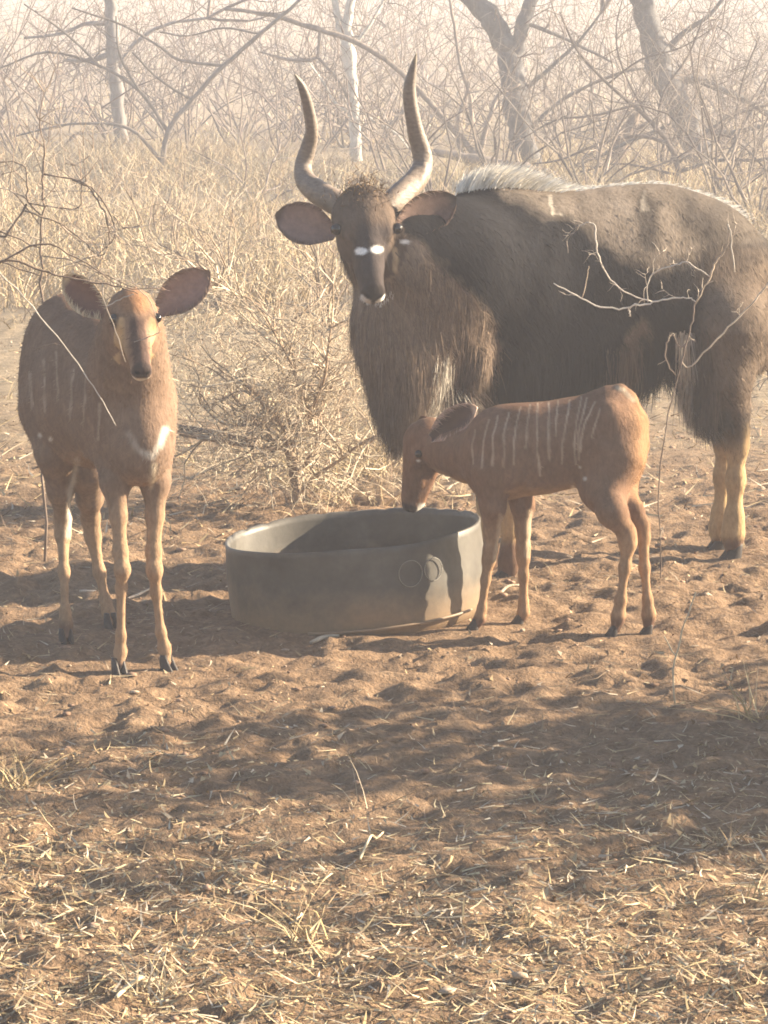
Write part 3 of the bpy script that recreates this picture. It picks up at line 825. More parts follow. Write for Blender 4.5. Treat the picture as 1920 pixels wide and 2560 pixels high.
# ------------------------------------------------------------------ bull standing side on behind the trough, head turned to the camera
def make_bull():
    hv = HOOVES['bull']
    root = empty("nyala_bull", (hv[0] + hv[2]) / 2 * np.array([1, 1, 0]), "shaggy dark nyala bull with lyre shaped horns and white brow chevron", "antelope")
    ax = norm(np.array([-0.70, -0.17, 0])); sd = np.array([-ax[1], ax[0], 0])
    R = np.stack([ax, sd, np.array([0, 0, 1.0])], 1)
    def e(px, py, Y, r, k=0.07): return ell(P(px, py, Y), np.array(r), k, R)
    pm = [e(1260, 745, 10.24, (.24, .185, .31)), e(1330, 715, 10.25, (.28, .20, .285)), e(1500, 690, 10.33, (.30, .205, .265)),
          e(1640, 668, 10.40, (.27, .19, .252)), e(1770, 700, 10.45, (.19, .175, .232)), e(1835, 770, 10.47, (.125, .155, .215)), e(1895, 765, 10.52, (.12, .145, .19)),
          e(1225, 880, 10.18, (.16, .14, .19)), e(1430, 840, 10.30, (.30, .15, .16)),
          e(1215, 560, 10.2, (.14, .085, .10)), e(1780, 800, 10.42, (.16, .13, .20))]
    # neck and throat mane
    pm += chain([pr(1220, 690, 10.16, 175), pr(1110, 670, 10.02, 160), pr(1000, 640, 9.94, 118), pr(930, 600, 9.90, 82)], 0.08)
    pm += [ell(P(1040, 800, 9.97), np.array([.165, .13, .20]), .07), ell(P(1000, 900, 9.93), np.array([.105, .10, .15]), .06), ell(P(990, 990, 9.92), np.array([.062, .06, .10]), .05),
           ell(P(960, 810, 9.90), np.array([.095, .09, .13]), .05), ell(P(1165, 850, 10.0), np.array([.075, .07, .125]), .03)]
    H = Frame(P(903, 512, 9.84), [0.040, -0.228, -0.238], [0, 0, 1], 0.335)
    pm += head_prims(H, 1.12, 0.022)
    pm += [ell(H(0, .02, .09), np.array([.17, .12, .13]) * H.L, .03, H.R)]
    # front legs
    y0, y1 = hv[0][1], hv[1][1]
    pm += chain([pr(1290, 940, 10.20, 70), pr(1285, 1060, y0 + .05, 52), pr(1276, 1170, y0, 36), pr(1274, 1240, y0, 30), pr(1273, 1275, y0, 28), pr(1273, 1320, y0, 20), pr(1273, 1380, y0, 19), pr(1272, 1408, y0, 22), pr(1270, 1428, y0, 20)], .03)
    pm += chain([pr(1240, 950, 10.28, 90), pr(1236, 1060, y1 + .04, 55), pr(1228, 1170, y1 + .02, 34), pr(1226, 1240, y1, 30), pr(1225, 1270, y1, 27), pr(1224, 1310, y1, 20), pr(1222, 1370, y1, 19), pr(1221, 1395, y1, 22), pr(1219, 1412, y1, 20)], .03)
    # hind legs
    y2, y3 = hv[2][1], hv[3][1]
    pm += chain([pr(1800, 820, 10.36, 135), pr(1795, 930, 10.36, 88), pr(1822, 1010, y2 - .02, 50), pr(1840, 1075, y2, 29), pr(1842, 1115, y2, 25), pr(1839, 1200, y2, 20), pr(1835, 1295, y2, 20),
                 pr(1832, 1335, y2, 24), pr(1833, 1375, y2, 20)], .035)
    pm += chain([pr(1790, 830, 10.62, 120), pr(1775, 930, 10.62, 80), pr(1795, 1010, y3 + .02, 50), pr(1812, 1065, y3, 27), pr(1811, 1105, y3, 23), pr(1806, 1190, y3, 18), pr(1801, 1285, y3, 18),
                 pr(1799, 1322, y3, 22), pr(1799, 1353, y3, 18)], .035)
    pm += chain([pr(1880, 620, 10.6, 30), pr(1925, 720, 10.66, 32), pr(1938, 850, 10.68, 30), pr(1935, 960, 10.68, 14)], .03)     # tail
    V, F = skin(pm, 0.0068)
    N, area = vnormals(V, F)
    x, y = to_px(V)
    nz = vnoise(V[:, 0] * 30, V[:, 2] * 30, 1) - .5
    jx = x + nz * 30; jy = y + (vnoise(V[:, 0] * 26 + 9, V[:, 2] * 26, 2) - .5) * 30
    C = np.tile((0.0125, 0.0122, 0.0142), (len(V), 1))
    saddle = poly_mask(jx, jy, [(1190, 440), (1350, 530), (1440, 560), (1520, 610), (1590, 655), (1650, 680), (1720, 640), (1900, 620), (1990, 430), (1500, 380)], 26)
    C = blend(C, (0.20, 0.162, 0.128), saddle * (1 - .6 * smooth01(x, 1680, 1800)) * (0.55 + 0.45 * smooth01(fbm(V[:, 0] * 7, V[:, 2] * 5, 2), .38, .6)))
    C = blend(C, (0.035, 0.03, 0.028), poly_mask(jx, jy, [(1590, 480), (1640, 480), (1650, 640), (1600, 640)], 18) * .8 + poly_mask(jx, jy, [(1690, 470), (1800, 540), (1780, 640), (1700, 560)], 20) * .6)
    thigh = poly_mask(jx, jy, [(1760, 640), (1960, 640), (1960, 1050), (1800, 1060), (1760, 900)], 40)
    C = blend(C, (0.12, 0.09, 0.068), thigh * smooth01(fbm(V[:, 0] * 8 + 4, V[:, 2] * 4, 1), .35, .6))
    C = blend(C, (0.13, 0.095, 0.07), poly_mask(jx, jy, [(1520, 900), (1600, 800), (1625, 830), (1560, 950)], 14) * .8)
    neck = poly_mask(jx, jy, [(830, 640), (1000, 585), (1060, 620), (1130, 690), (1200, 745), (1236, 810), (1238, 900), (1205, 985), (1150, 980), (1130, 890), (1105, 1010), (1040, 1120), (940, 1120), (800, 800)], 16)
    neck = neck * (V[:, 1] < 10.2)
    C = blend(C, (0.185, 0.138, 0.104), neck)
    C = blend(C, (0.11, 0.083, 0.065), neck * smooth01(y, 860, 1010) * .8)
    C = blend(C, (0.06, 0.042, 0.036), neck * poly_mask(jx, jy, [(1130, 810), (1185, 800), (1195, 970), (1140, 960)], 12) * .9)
    C = blend(C, WHITE, poly_mask(jx, jy, [(1105, 895), (1128, 885), (1130, 960), (1095, 985)], 8) * .5 * (V[:, 1] < 10.1))
    loc = H.local(V)
    hd = np.linalg.norm((loc - np.array([0, .42, -.02])) / np.array([.36, .66, .38]), axis=1) < 1.0
    C = blend(C, (0.10, 0.073, 0.056), hd * 1.0)
    C = blend(C, (0.052, 0.042, 0.040), hd * smooth01(np.abs(loc[:, 0] + .04) + nz * .05, .20, .13) * smooth01(loc[:, 1], .30, .42) * smooth01(loc[:, 2], -.18, -.1))
    C = blend(C, (0.06, 0.048, 0.042), hd * smooth01(loc[:, 1], .1, -.02))
    C = blend(C, (0.025, 0.02, 0.018), hd * smooth01(loc[:, 1], .90, .94) * smooth01(loc[:, 2], -.11, -.085))
    Cn = C.copy()
    fr = V[:, 1] < H.o[1] + .03
    WB = (0.72, 0.70, 0.66)
    for c, a, b_ in (((903, 628), 16, 8), ((942, 624), 18, 10), ((1013, 605), 13, 6)):
        C = blend(C, WB, fr * smooth01(np.hypot((x - c[0]) / a, (y - c[1]) / b_) + nz * .5, 1.25, .7))
    C = blend(C, WB, fr * (smooth01(line_d(x, y, [(975, 738), (957, 752), (948, 760)]), 12, 7) + .7 * smooth01(line_d(x, y, [(905, 744), (922, 757)]), 9, 4)))
    C = blend(C, (0.5, 0.38, 0.24), fr * .8 * smooth01(line_d(x, y, [(988, 625), (990, 650), (988, 675)]), 9, 4))
    leg = np.maximum(smooth01(jy, 1040, 1170) * (x > 1700), smooth01(y, 1230, 1270) * (x < 1400))
    C = blend(C, (0.35, 0.24, 0.125), leg)
    C = blend(C, (0.12, 0.07, 0.045), leg * np.maximum(smooth01(y, 1335, 1360) * (x > 1700), smooth01(y, 1330, 1370) * (x < 1400)))  # darker lower legs; on the forelegs this paints in their shade
    C = blend(C, (0.5, 0.44, 0.36), smooth01(line_d(jx, y, [(1378, 490), (1394, 535)]), 6, 1) * .7 + smooth01(line_d(jx, y, [(1604, 475), (1612, 525)]), 6, 1) * .4)
    nst = np.hypot(np.hypot((np.abs(loc[:, 0]) - .052) * .9, (loc[:, 2] + .035) * 1.3), (loc[:, 1] - .975) * .5)
    C = blend(C, (0.008, 0.006, 0.006), hd * smooth01(nst, .034, .018))
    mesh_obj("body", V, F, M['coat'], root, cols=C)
    inhead = hd & (loc[:, 1] > .1)
    flow = lambda B: np.where((B[:, 2:3] < .42), np.array([[0.0, 0, -1.0]]), -ax * .7 + np.array([0, 0, -0.8]))
    ln = lambda B: np.where(B[:, 2] < .40, .014, np.where(B[:, 0] < 0.5, .038, .026))
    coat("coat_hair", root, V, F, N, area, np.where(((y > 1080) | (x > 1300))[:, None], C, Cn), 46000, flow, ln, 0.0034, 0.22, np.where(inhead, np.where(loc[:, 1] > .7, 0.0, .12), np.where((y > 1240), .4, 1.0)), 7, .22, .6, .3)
    # throat mane
    wt = neck * (N[:, 1] < .35) * (~hd) * np.where(y > 900, 2.0, 1.0) * (y > 640)
    coat("throat_mane", root, V, F, N, area, Cn, 12000, (0.03, 0, -1.0), lambda B: np.interp(B[:, 2], [.38, .5, .75, 1.0], [.11, .10, .07, .04]), 0.0034, 0.16, wt, 8, .16, .65, .25, 3)
    # long fringe along chest and belly
    wf = poly_mask(x, y, [(1120, 880), (1190, 960), (1300, 880), (1500, 860), (1650, 850), (1720, 830), (1720, 1000), (1400, 1080), (1120, 1090)], 10) * smooth01(N[:, 2], .35, -.25) * (y < 1070) * (V[:, 1] < 10.55)
    coat("belly_fringe", root, V, F, N, area, C, 15000, (0.06, 0, -1.0), lambda B: np.where(B[:, 0] < .32, .14, .125), 0.0042, 0.1, wf, 9, .15, .6, .3, 3)
    wth = poly_mask(x, y, [(1700, 830), (1770, 830), (1790, 990), (1740, 1010), (1700, 930)], 12) * (N[:, 1] < .5)
    C2 = blend(C, (0.52, 0.48, 0.43), smooth01(x, 1745, 1715) * .8)
    coat("thigh_fringe", root, V, F, N, area, C2, 5200, (-0.03, 0, -1.0), .12, 0.004, 0.12, wth, 10, .12, .6, .25, 3)
    wch = poly_mask(x, y, [(1092, 880), (1135, 870), (1140, 960), (1100, 1000)], 6) * (V[:, 1] < 10.15)
    C3 = np.tile((0.58, 0.54, 0.46), (len(V), 1))
    coat("white_throat_hair", root, V, F, N, area, C3, 1800, (-0.05, 0, -1.0), .08, 0.0032, 0.2, wch, 12, .12, .8, .2, 3)
    # pale crest along the spine
    top = [P(1165, 520, 10.2), P(1230, 480, 10.2), P(1330, 480, 10.25), P(1430, 470, 10.32), P(1560, 455, 10.4), P(1680, 450, 10.46), P(1780, 480, 10.5), P(1850, 545, 10.53)]
    path = catmull(np.array(top), 40)
    near = np.array([np.argmin(np.hypot(V[:, 0] - p[0], V[:, 1] - p[1]) - (V[:, 2] > p[2] - .15) * 10 - V[:, 2] * .0) for p in path])
    rr = np.random.default_rng(4)
    n = 9000
    t = rr.beta(1.0, 1.5, n) * (len(path) - 1.01); i = t.astype(int)
    B = V[near[i]] + rr.normal(size=(n, 3)) * np.array([.018, .018, .004]) - np.array([0, 0, .006])
    fr2 = t / len(path)
    L = np.interp(fr2, [0, .08, .2, .34, .45, .7, 1], [.05, .085, .08, .05, .026, .022, .03]) * rr.uniform(.6, 1.2, n)
    lean = np.interp(fr2, [0, .15, .3, .5, 1], [.15, .5, 1.0, 2.2, 2.2])
    D = norm(np.column_stack([lean, lean * .3, np.ones(n)]) + rr.normal(size=(n, 3)) * .22)
    cc = np.tile((0.82, 0.78, 0.70), (n, 1)) * rr.uniform(.65, 1.15, (n, 1))
    v, f, c = ribbons(B, D, L, np.full(n, .003), np.column_stack([L * .25, L * .1, -L * .2]), cc, 3, seed=5)
    mesh_obj("spine_crest", v, f, M['hair'], root, cols=c, kind="stuff")
    # forelock between the horns
    n = 500
    B = H(0, 0, 0) + (rr.normal(size=(n, 3)) * np.array([.07, .05, .04])) @ H.R.T * H.L * 1.6 + H.u * .055
    D = norm(np.array([0.05, -.4, .6]) + rr.normal(size=(n, 3)) * .45)
    v, f, c = ribbons(B, D, rr.uniform(.012, .03, n), np.full(n, .003), rr.normal(size=(n, 3)) * .006, np.tile((0.22, 0.15, 0.09), (n, 1)) * rr.uniform(.6, 1.2, (n, 1)), 2, seed=6)
    mesh_obj("forelock", v, f, M['hair'], root, cols=c, kind="stuff")
    for s in (-1, 1): eyeball(root, H(s * .262, .335, .075), .05 * H.L)
    # ears
    ear("ear", root, 5, ((0.24, 0.165, 0.135), .02), base=P(838, 585, 9.80), tip=P(688, 535, 9.86), face=np.array([-.05, -1, .12]), W=.066, cup=.5,
        inner=(0.22, 0.15, 0.128), outer=(0.10, 0.07, 0.055), rim=(0.10, 0.072, 0.06))
    ear("ear", root, 6, ((0.22, 0.155, 0.125), .02), base=P(985, 585, 9.80), tip=P(1140, 492, 9.90), face=np.array([.1, -1, .12]), W=.066, cup=.5,
        inner=(0.12, 0.078, 0.064), outer=(0.10, 0.07, 0.055), rim=(0.075, 0.055, 0.045))  # right ear coloured darker than the left to paint in the horn's shade
    # horns: lyre curve with a twisting keel
    def horn(cen, Ys, tw):
        c = np.array(cen, float)
        px = 640 + .3617 * c[:, 0]; py = 100 + .3617 * c[:, 1]; hw = .3617 * c[:, 2]
        pts = np.array([P(a, b_, Y) for a, b_, Y in zip(px, py, Ys)])
        rad = hw * m_per_px(9.85)
        q = catmull(np.column_stack([pts, rad]), 7)
        Cn, Rr = q[:, :3], np.maximum(q[:, 3], .002)
        T = norm(np.gradient(Cn, axis=0)); A = norm(np.cross(T, np.array([0, 1.0, 0.05]))); Bv = np.cross(A, T)
        K = 22; th = np.linspace(0, 2 * math.pi, K, endpoint=False)
        s = np.linspace(0, 1, len(Cn))
        ph = th[None, :] + (tw * s * 4.2)[:, None]
        prof = 1 + .16 * np.exp(-((np.mod(ph, 2 * math.pi) - math.pi) / .38) ** 2) - .07 * np.cos(2 * ph)
        rings = 1 + (.018 * np.sin(s * 150) * smooth01(s, .75, .3))[:, None]
        rad2 = Rr[:, None] * prof * rings * 1.12
        Vh = Cn[:, None] + rad2[..., None] * (A[:, None] * np.cos(th)[None, :, None] + .9 * Bv[:, None] * np.sin(th)[None, :, None])
        i2, j2 = np.meshgrid(np.arange(len(Cn) - 1), np.arange(K), indexing='ij')
        a = i2 * K + j2; b2 = i2 * K + (j2 + 1) % K
        Fh = np.stack([a, b2, b2 + K, a + K], -1).reshape(-1, 4)
        cb = np.array([[.20, .15, .11]]) * (1 - s[:, None]) + np.array([[.19, .165, .145]]) * s[:, None]
        cb = np.where(s[:, None] > .955, np.array([[.30, .26, .2]]), cb)
        Cc = np.repeat(cb, K, axis=0)
        Vh = np.vstack([Vh.reshape(-1, 3), Cn[-1] + T[-1] * .006]); Cc = np.vstack([Cc, Cc[-1:]])
        kk = np.arange(K); last = (len(Cn) - 1) * K
        mesh_obj("horn", Vh, [Fh, np.stack([last + kk, last + (kk + 1) % K, np.full(K, len(Vh) - 1)], 1)], M['horn'], root, cols=Cc)
    horn([(650, 1215, 70), (575, 1140, 80), (440, 1060, 76), (345, 975, 62), (325, 870, 50), (360, 750, 48), (385, 640, 42), (378, 540, 37), (352, 420, 33), (318, 325, 25), (270, 240, 6)],
         [9.86, 9.87, 9.92, 9.97, 10.0, 10.0, 9.98, 9.95, 9.92, 9.89, 9.87], 1)
    horn([(800, 1220, 70), (900, 1160, 78), (1010, 1060, 76), (1110, 960, 68), (1152, 860, 58), (1140, 760, 56), (1104, 640, 51), (1082, 520, 46), (1066, 400, 42), (1066, 300, 36), (1084, 200, 24), (1106, 100, 5)],
         [9.86, 9.87, 9.92, 9.97, 10.0, 10.0, 9.98, 9.96, 9.94, 9.92, 9.9, 9.88], -1)
    ang = math.atan2(ax[1], ax[0])
    for h, s in zip(hv, (.045, .045, .05, .05)): hoof(root, h, ang, s)
    return root
make_bull()
# ------------------------------------------------------------------ trees, shrubs and saplings
rnd = random.Random(21)
STRAW = np.array([(0.47, 0.365, 0.20), (0.40, 0.30, 0.155), (0.50, 0.42, 0.26), (0.29, 0.205, 0.12), (0.20, 0.135, 0.085), (0.52, 0.45, 0.34)])

def rv(s): return Vector((rnd.gauss(0, s), rnd.gauss(0, s), rnd.gauss(0, s)))

def grow(p, d, L, r, lvl, out, nseg=6, wig=0.22, up=0.03, kids=0.75, ratio=0.55, ang=0.8, taper=0.25):
    p, d = Vector(p), Vector(d).normalized()
    for i in range(nseg):
        d = (d + rv(wig) + Vector((0, 0, up))).normalized()
        q = p + d * (L / nseg)
        r0 = r * (1 - (1 - taper) * i / nseg); r1 = r * (1 - (1 - taper) * (i + 1) / nseg)
        out.append((*p, *q, r0, r1, lvl))
        if lvl > 0 and i > 0 and rnd.random() < kids:
            side = rv(1.0); side = (side - d * side.dot(d)).normalized()
            cd = (d * math.cos(ang) + side * math.sin(ang) * rnd.uniform(.7, 1.2)).normalized()
            grow(q, cd, L * ratio * rnd.uniform(.6, 1.25), max(r1 * .6, .0012), lvl - 1, out, max(3, nseg - 1), wig, up, kids, ratio, ang, taper)
        p = q

def seg_part(name, segs, parent, cols, sides=3, mat_key='twig', pale=0.0, kind=None):
    S = np.array(segs, float)
    c = np.asarray(cols)[RNG.integers(0, len(cols), len(S))] * RNG.uniform(.75, 1.2, (len(S), 1))
    V, F, C = prisms(S[:, :3], S[:, 3:6], S[:, 6], S[:, 7], c, sides)
    return mesh_obj(name, V, F, M[mat_key], parent, cols=C, kind=kind)

GREYTW = [(0.22, 0.185, 0.165), (0.17, 0.135, 0.115), (0.28, 0.24, 0.205), (0.14, 0.105, 0.09)]
DARKTW = [(0.13, 0.105, 0.09), (0.09, 0.07, 0.06), (0.18, 0.15, 0.125), (0.24, 0.2, 0.165)]  # dark tones put the shade of the right-hand thicket into the twigs
PALETW = [(0.42, 0.36, 0.30), (0.36, 0.30, 0.25), (0.50, 0.44, 0.37)]
BROWNTW = [(0.20, 0.15, 0.11), (0.26, 0.2, 0.145), (0.36, 0.29, 0.21), (0.14, 0.10, 0.075), (0.31, 0.26, 0.205)]

def shrub(name, base, label, stems=6, height=1.0, spread=0.6, r=0.012, lvl=2, cat="shrub", group=None, cols=BROWNTW, kids=.75, wig=.2, nseg=7, lean=(0, 0)):
    base = np.array([base[0], base[1], float(ground_h(base[0], base[1])) - .01])
    root = empty(name, base, label, cat, group)
    out = []
    for k in range(stems):
        a = 2 * math.pi * (k + rnd.random() * .7) / stems
        t = spread * rnd.uniform(.35, 1.15)
        d = (math.cos(a) * t + lean[0], math.sin(a) * t + lean[1], 1)
        grow(Vector(base) + Vector((math.cos(a), math.sin(a), 0)) * r * 1.5, d, height * rnd.uniform(.75, 1.2), r * rnd.uniform(.6, 1.1), lvl, out, nseg, wig, .02, kids)
    st = [s for s in out if s[8] == lvl]; tw = [s for s in out if s[8] < lvl]
    seg_part("stem", st, root, cols, 6, 'bark')
    if tw: seg_part("twigs", tw, root, cols, kind="stuff")
    return root

def px_tree(name, label, cat, limbs, Y, base_px, bark, twigs=None, group=None, crown=None, tw_cols=GREYTW, crown_h=None, sides=10):
    """tree whose limbs follow the photo: limbs = lists of (px, py, half width px[, depth offset])"""
    b0 = P(base_px[0], base_px[1], Y)
    base = np.array([b0[0], Y, float(ground_h(b0[0], Y)) - .03])
    root = empty(name, base, label, cat, group)
    S = Soup()
    tips = []
    for li, limb in enumerate(limbs):
        pts = np.array([P(l[0], l[1], Y + (l[3] if len(l) > 3 else 0)) for l in limb]); rad = [l[2] * m_per_px(Y) for l in limb]
        if li == 0:
            pts[0] = base
        v, f = tube(pts, rad, sides, 4, .20, .12)
        S.add(v, f, np.asarray(bark) * RNG.uniform(.9, 1.1))
        tips.append((pts, rad))
    S.build("trunk", M['bark'], root)
    out = []
    for pts, rad in tips:
        if twigs:
            n, L, r, lvl = twigs
            for k in range(n):
                t = rnd.uniform(.15, 1) * (len(pts) - 1); i = min(int(t), len(pts) - 2); f = t - i
                p = pts[i] * (1 - f) + pts[i + 1] * f
                grow(p, rv(1) + Vector((0, 0, .25)), L * rnd.uniform(.4, 1.2), r * rnd.uniform(.6, 1.2), lvl, out, 6, .25, .01, .6)
        if crown:
            n, L, r, lvl = crown
            if pts[-1][2] > 1.45:
                d0 = norm(pts[-1] - pts[-2])
                for k in range(n):
                    grow(pts[-1], Vector(d0) * .8 + rv(.5) + Vector((0, 0, .45)), L * rnd.uniform(.7, 1.15), max(rad[-1] * rnd.uniform(.35, .8), r), lvl, out, 7, .18, .05, .8)
    if out: seg_part("crown", out, root, tw_cols, 4, kind="stuff")
    return root

# --- trees standing behind the animals
px_tree("bare_tree", "slim white barked bare tree rising between the bull's horns", "tree",
        [[(892, 402, 15), (888, 300, 14), (878, 205, 15), (872, 130, 17), (868, 60, 13), (884, -30, 10)],
         [(872, 135, 10), (850, 70, 9), (838, 10, 8), (815, -60, 6)], [(888, 290, 5), (840, 260, 4), (810, 210, 3), (760, 140, 2)],
         [(886, 250, 4), (930, 300, 4), (985, 330, 3), (1020, 370, 2)], [(872, 130, 5), (925, 60, 4), (975, -30, 3)]],
        GY(402), (892, 402), (0.52, 0.50, 0.46), (10, .8, .008, 1), "bare trees behind the animals", (3, 1.6, .02, 2))
px_tree("bare_tree", "forked grey bare tree behind the bull's shoulders", "tree",
        [[(1330, 442, 34), (1312, 380, 30), (1300, 300, 30), (1290, 225, 31), (1278, 165, 30), (1258, 100, 29), (1215, 35, 27), (1150, -40, 22)],
         [(1282, 170, 22), (1292, 110, 18), (1310, 50, 17), (1340, -20, 15)], [(1300, 235, 6), (1380, 165, 5), (1450, 100, 4), (1505, 30, 3)],
         [(1290, 50, 6), (1350, 70, 5), (1440, 110, 4), (1530, 155, 3)], [(1318, 330, 6), (1390, 260, 5), (1470, 215, 4), (1560, 180, 4), (1620, 170, 3)]],
        GY(432), (1330, 432), (0.11, 0.107, 0.108), (9, .9, .008, 1), "bare trees behind the animals", (3, 1.8, .025, 2))
px_tree("bare_tree", "thick leaning grey bare tree above the bull's rump", "tree",
        [[(1762, 445, 36), (1742, 370, 33), (1715, 300, 32), (1680, 225, 34), (1648, 165, 34), (1632, 95, 30), (1610, 20, 28), (1590, -60, 24)],
         [(1670, 215, 12), (1740, 200, 10), (1820, 230, 9), (1930, 290, 8)], [(1645, 160, 8), (1700, 90, 7), (1770, 40, 5), (1830, -30, 4)],
         [(1715, 300, 7), (1640, 330, 6), (1580, 350, 5), (1500, 390, 4), (1420, 420, 3)], [(1740, 330, 7), (1830, 330, 6), (1930, 310, 5)]],
        GY(440), (1762, 440), (0.10, 0.097, 0.098), (12, .9, .008, 1), "bare trees behind the animals", (3, 1.8, .025, 2))
px_tree("bare_tree", "pale upright bare tree standing alone in the hazy grassland", "tree",
        [[(302, 395, 19), (298, 300, 17), (290, 210, 17), (283, 120, 18), (278, 40, 17), (272, -40, 15)], [(290, 180, 8), (330, 120, 7), (360, 90, 5), (420, 60, 4), (520, 45, 3)],
         [(284, 130, 8), (230, 150, 6), (160, 150, 4)], [(280, 60, 7), (215, 60, 5), (150, 85, 4), (60, 95, 3)]],
        GY(388), (302, 388), (0.24, 0.225, 0.215), (10, .9, .009, 1), "bare trees behind the animals", (3, 1.8, .02, 2))
px_tree("broken_stump", "splintered leaning dead stump behind the bull's back", "stump",
        [[(1522, 446, 20), (1545, 380, 19), (1570, 325, 17), (1590, 285, 10), (1600, 268, 3)], [(1545, 385, 8), (1590, 330, 7), (1625, 300, 3)], [(1560, 350, 6), (1575, 300, 4), (1570, 270, 2)]],
        GY(436), (1522, 436), (0.21, 0.165, 0.135))
px_tree("fallen_branch", "long fallen grey bough lying behind the bull's withers", "branch",
        [[(1425, 448, 12), (1360, 436, 17), (1300, 424, 18), (1230, 408, 16), (1160, 393, 13), (1080, 380, 8)], [(1180, 398, 6), (1172, 430, 6), (1168, 470, 5)], [(1300, 422, 5), (1290, 380, 4), (1310, 350, 2)]],
        GY(452), (1425, 452), (0.24, 0.205, 0.18))
px_tree("tangled_thorn_tree", "low dark thorn tree with tangled crossing limbs over the bull's back", "tree",
        [[(1700, 470, 8.1), (1690, 400, 7.4), (1650, 330, 6.2), (1590, 270, 5.0), (1510, 200, 3.7), (1440, 120, 3.1), (1400, 30, 2.5)], [(1692, 410, 5.6), (1760, 340, 5.0), (1830, 290, 4.3), (1930, 260, 3.1)],
         [(1670, 360, 5.0), (1600, 340, 4.3), (1500, 360, 3.7), (1400, 400, 2.5), (1330, 410, 1.9)], [(1695, 430, 5.0), (1800, 400, 4.3), (1900, 400, 3.7), (1980, 380, 2.5)], [(1640, 320, 3.7), (1660, 230, 3.1), (1720, 140, 2.5), (1760, 40, 1.9)],
         [(1580, 265, 3.1), (1480, 290, 3.1), (1390, 300, 2.5), (1300, 350, 1.9)], [(1840, 285, 3.1), (1860, 190, 2.5), (1900, 90, 1.9)], [(1770, 335, 3.1), (1840, 350, 3.1), (1930, 440, 2.5)], [(1520, 210, 2.5), (1600, 150, 2.5), (1700, 120, 1.9), (1800, 60, 1.2)],
         [(1700, 440, 3.7), (1620, 420, 3.1), (1540, 410, 2.5), (1450, 430, 1.9)], [(1810, 400, 2.5), (1850, 330, 2.5), (1920, 200, 1.9)], [(1640, 330, 2.5), (1560, 180, 2.5), (1540, 80, 1.9), (1560, -20, 1.2)]],
        GY(480), (1700, 480), (0.12, 0.098, 0.086), (16, .5, .006, 1), None, None, DARKTW)
px_tree("slender_tree", "slender bare tree with long thin slanting limbs left of the bull's horns", "tree",
        [[(395, 440, 8), (420, 330, 7), (480, 250, 6), (560, 165, 6), (650, 85, 5), (745, 5, 4), (800, -50, 3)], [(420, 330, 5), (350, 230, 4), (250, 165, 4), (120, 130, 3), (0, 170, 2)], [(560, 165, 4), (450, 150, 4), (390, 110, 3), (300, 60, 3), (180, 20, 2)],
         [(400, 400, 5), (320, 320, 4), (180, 310, 3), (40, 340, 2)], [(480, 250, 4), (400, 200, 3), (330, 130, 2)], [(650, 85, 3), (560, 70, 3), (470, 90, 2), (400, 80, 2)], [(350, 230, 3), (300, 140, 3), (290, 40, 2)], [(250, 165, 3), (160, 80, 3), (60, 10, 2)]],
        GY(450), (395, 450), (0.20, 0.175, 0.155), (10, .45, .005, 1), None, None, GREYTW)
# multi-stemmed thicket left of the forked tree with the long arching limb
px_tree("arching_shrub", "many stemmed dark shrub with a long pale limb arching over the bull's horns", "shrub",
        [[(1190, 440, 9), (1180, 380, 8), (1120, 310, 7), (1060, 240, 7), (985, 165, 7), (890, 105, 7), (790, 72, 7), (680, 38, 6), (560, 22, 4)],
         [(1190, 440, 8), (1195, 370, 7), (1180, 300, 6), (1175, 240, 5), (1150, 160, 4), (1135, 60, 4), (1120, -30, 3)],
         [(1192, 440, 8), (1205, 360, 7), (1225, 290, 6), (1245, 240, 5), (1300, 210, 3)], [(1186, 440, 7), (1150, 370, 6), (1145, 300, 4), (1170, 220, 3)],
         [(1050, 230, 5), (970, 330, 5), (985, 400, 4)], [(800, 75, 4), (790, 145, 4), (720, 148, 4), (650, 130, 2)], [(795, 145, 4), (845, 200, 4), (880, 270, 3)]],
        GY(440), (1190, 440), (0.27, 0.225, 0.19), (14, .55, .006, 1), None)
for k, (px, py, h, st, lab) in enumerate([
        (985, 470, 1.5, 5, "thin upright brown shrub in grass just right of the bull's left horn"), (1430, 436, 1.2, 7, "tangled low shrub between the forked tree and the stump"),
        (1860, 470, 1.3, 9, "dense tangled thorn shrub over the bull's rump"), (1900, 560, 1.1, 9, "dense tangled thorn shrub at the bull's tail"),
        (1660, 450, 1.2, 7, "low thorny shrub between the stump and the leaning tree"), (1040, 430, 1.1, 5, "sparse low shrub behind the bull's right horn"),
        (640, 520, .7, 5, "small sparse shrub in the yellow grass left of the horns"), (420, 640, .75, 6, "low spiky shrub in the grass behind the young nyala's ear"),
        (60, 420, 1.2, 6, "hazy twiggy shrub at the edge of the far grass"), (700, 400, 1.1, 5, "hazy twiggy shrub beyond the yellow grass"),
        (470, 400, 1.1, 5, "hazy shrub right of the lone pale tree"), (560, 780, .75, 11, "straggly pale thorn bush behind the young nyala"),
        (830, 830, .7, 11, "straggly pale thorn bush beneath the bull's chin"), (1780, 420, 1.3, 6, "brushy shrub behind the leaning tree"), (1250, 470, 1.5, 9, "dark brushy shrub around the forked tree's foot"), (1480, 500, 1.5, 10, "dark tangled thorn shrub just behind the bull's saddle"), (1800, 520, 1.6, 11, "big dark tangled thorn shrub right of the leaning tree"), (1080, 520, 1.3, 7, "dark thin shrub between the bull's horn and the bough")]):
    g = G(px, py)
    shrub("thorn_shrub", g, lab, st, h, .75, .010 if py > 600 else .014, 2, "shrub", None, BROWNTW if py > 600 else (DARKTW if px > 1000 else GREYTW), .8, .22)

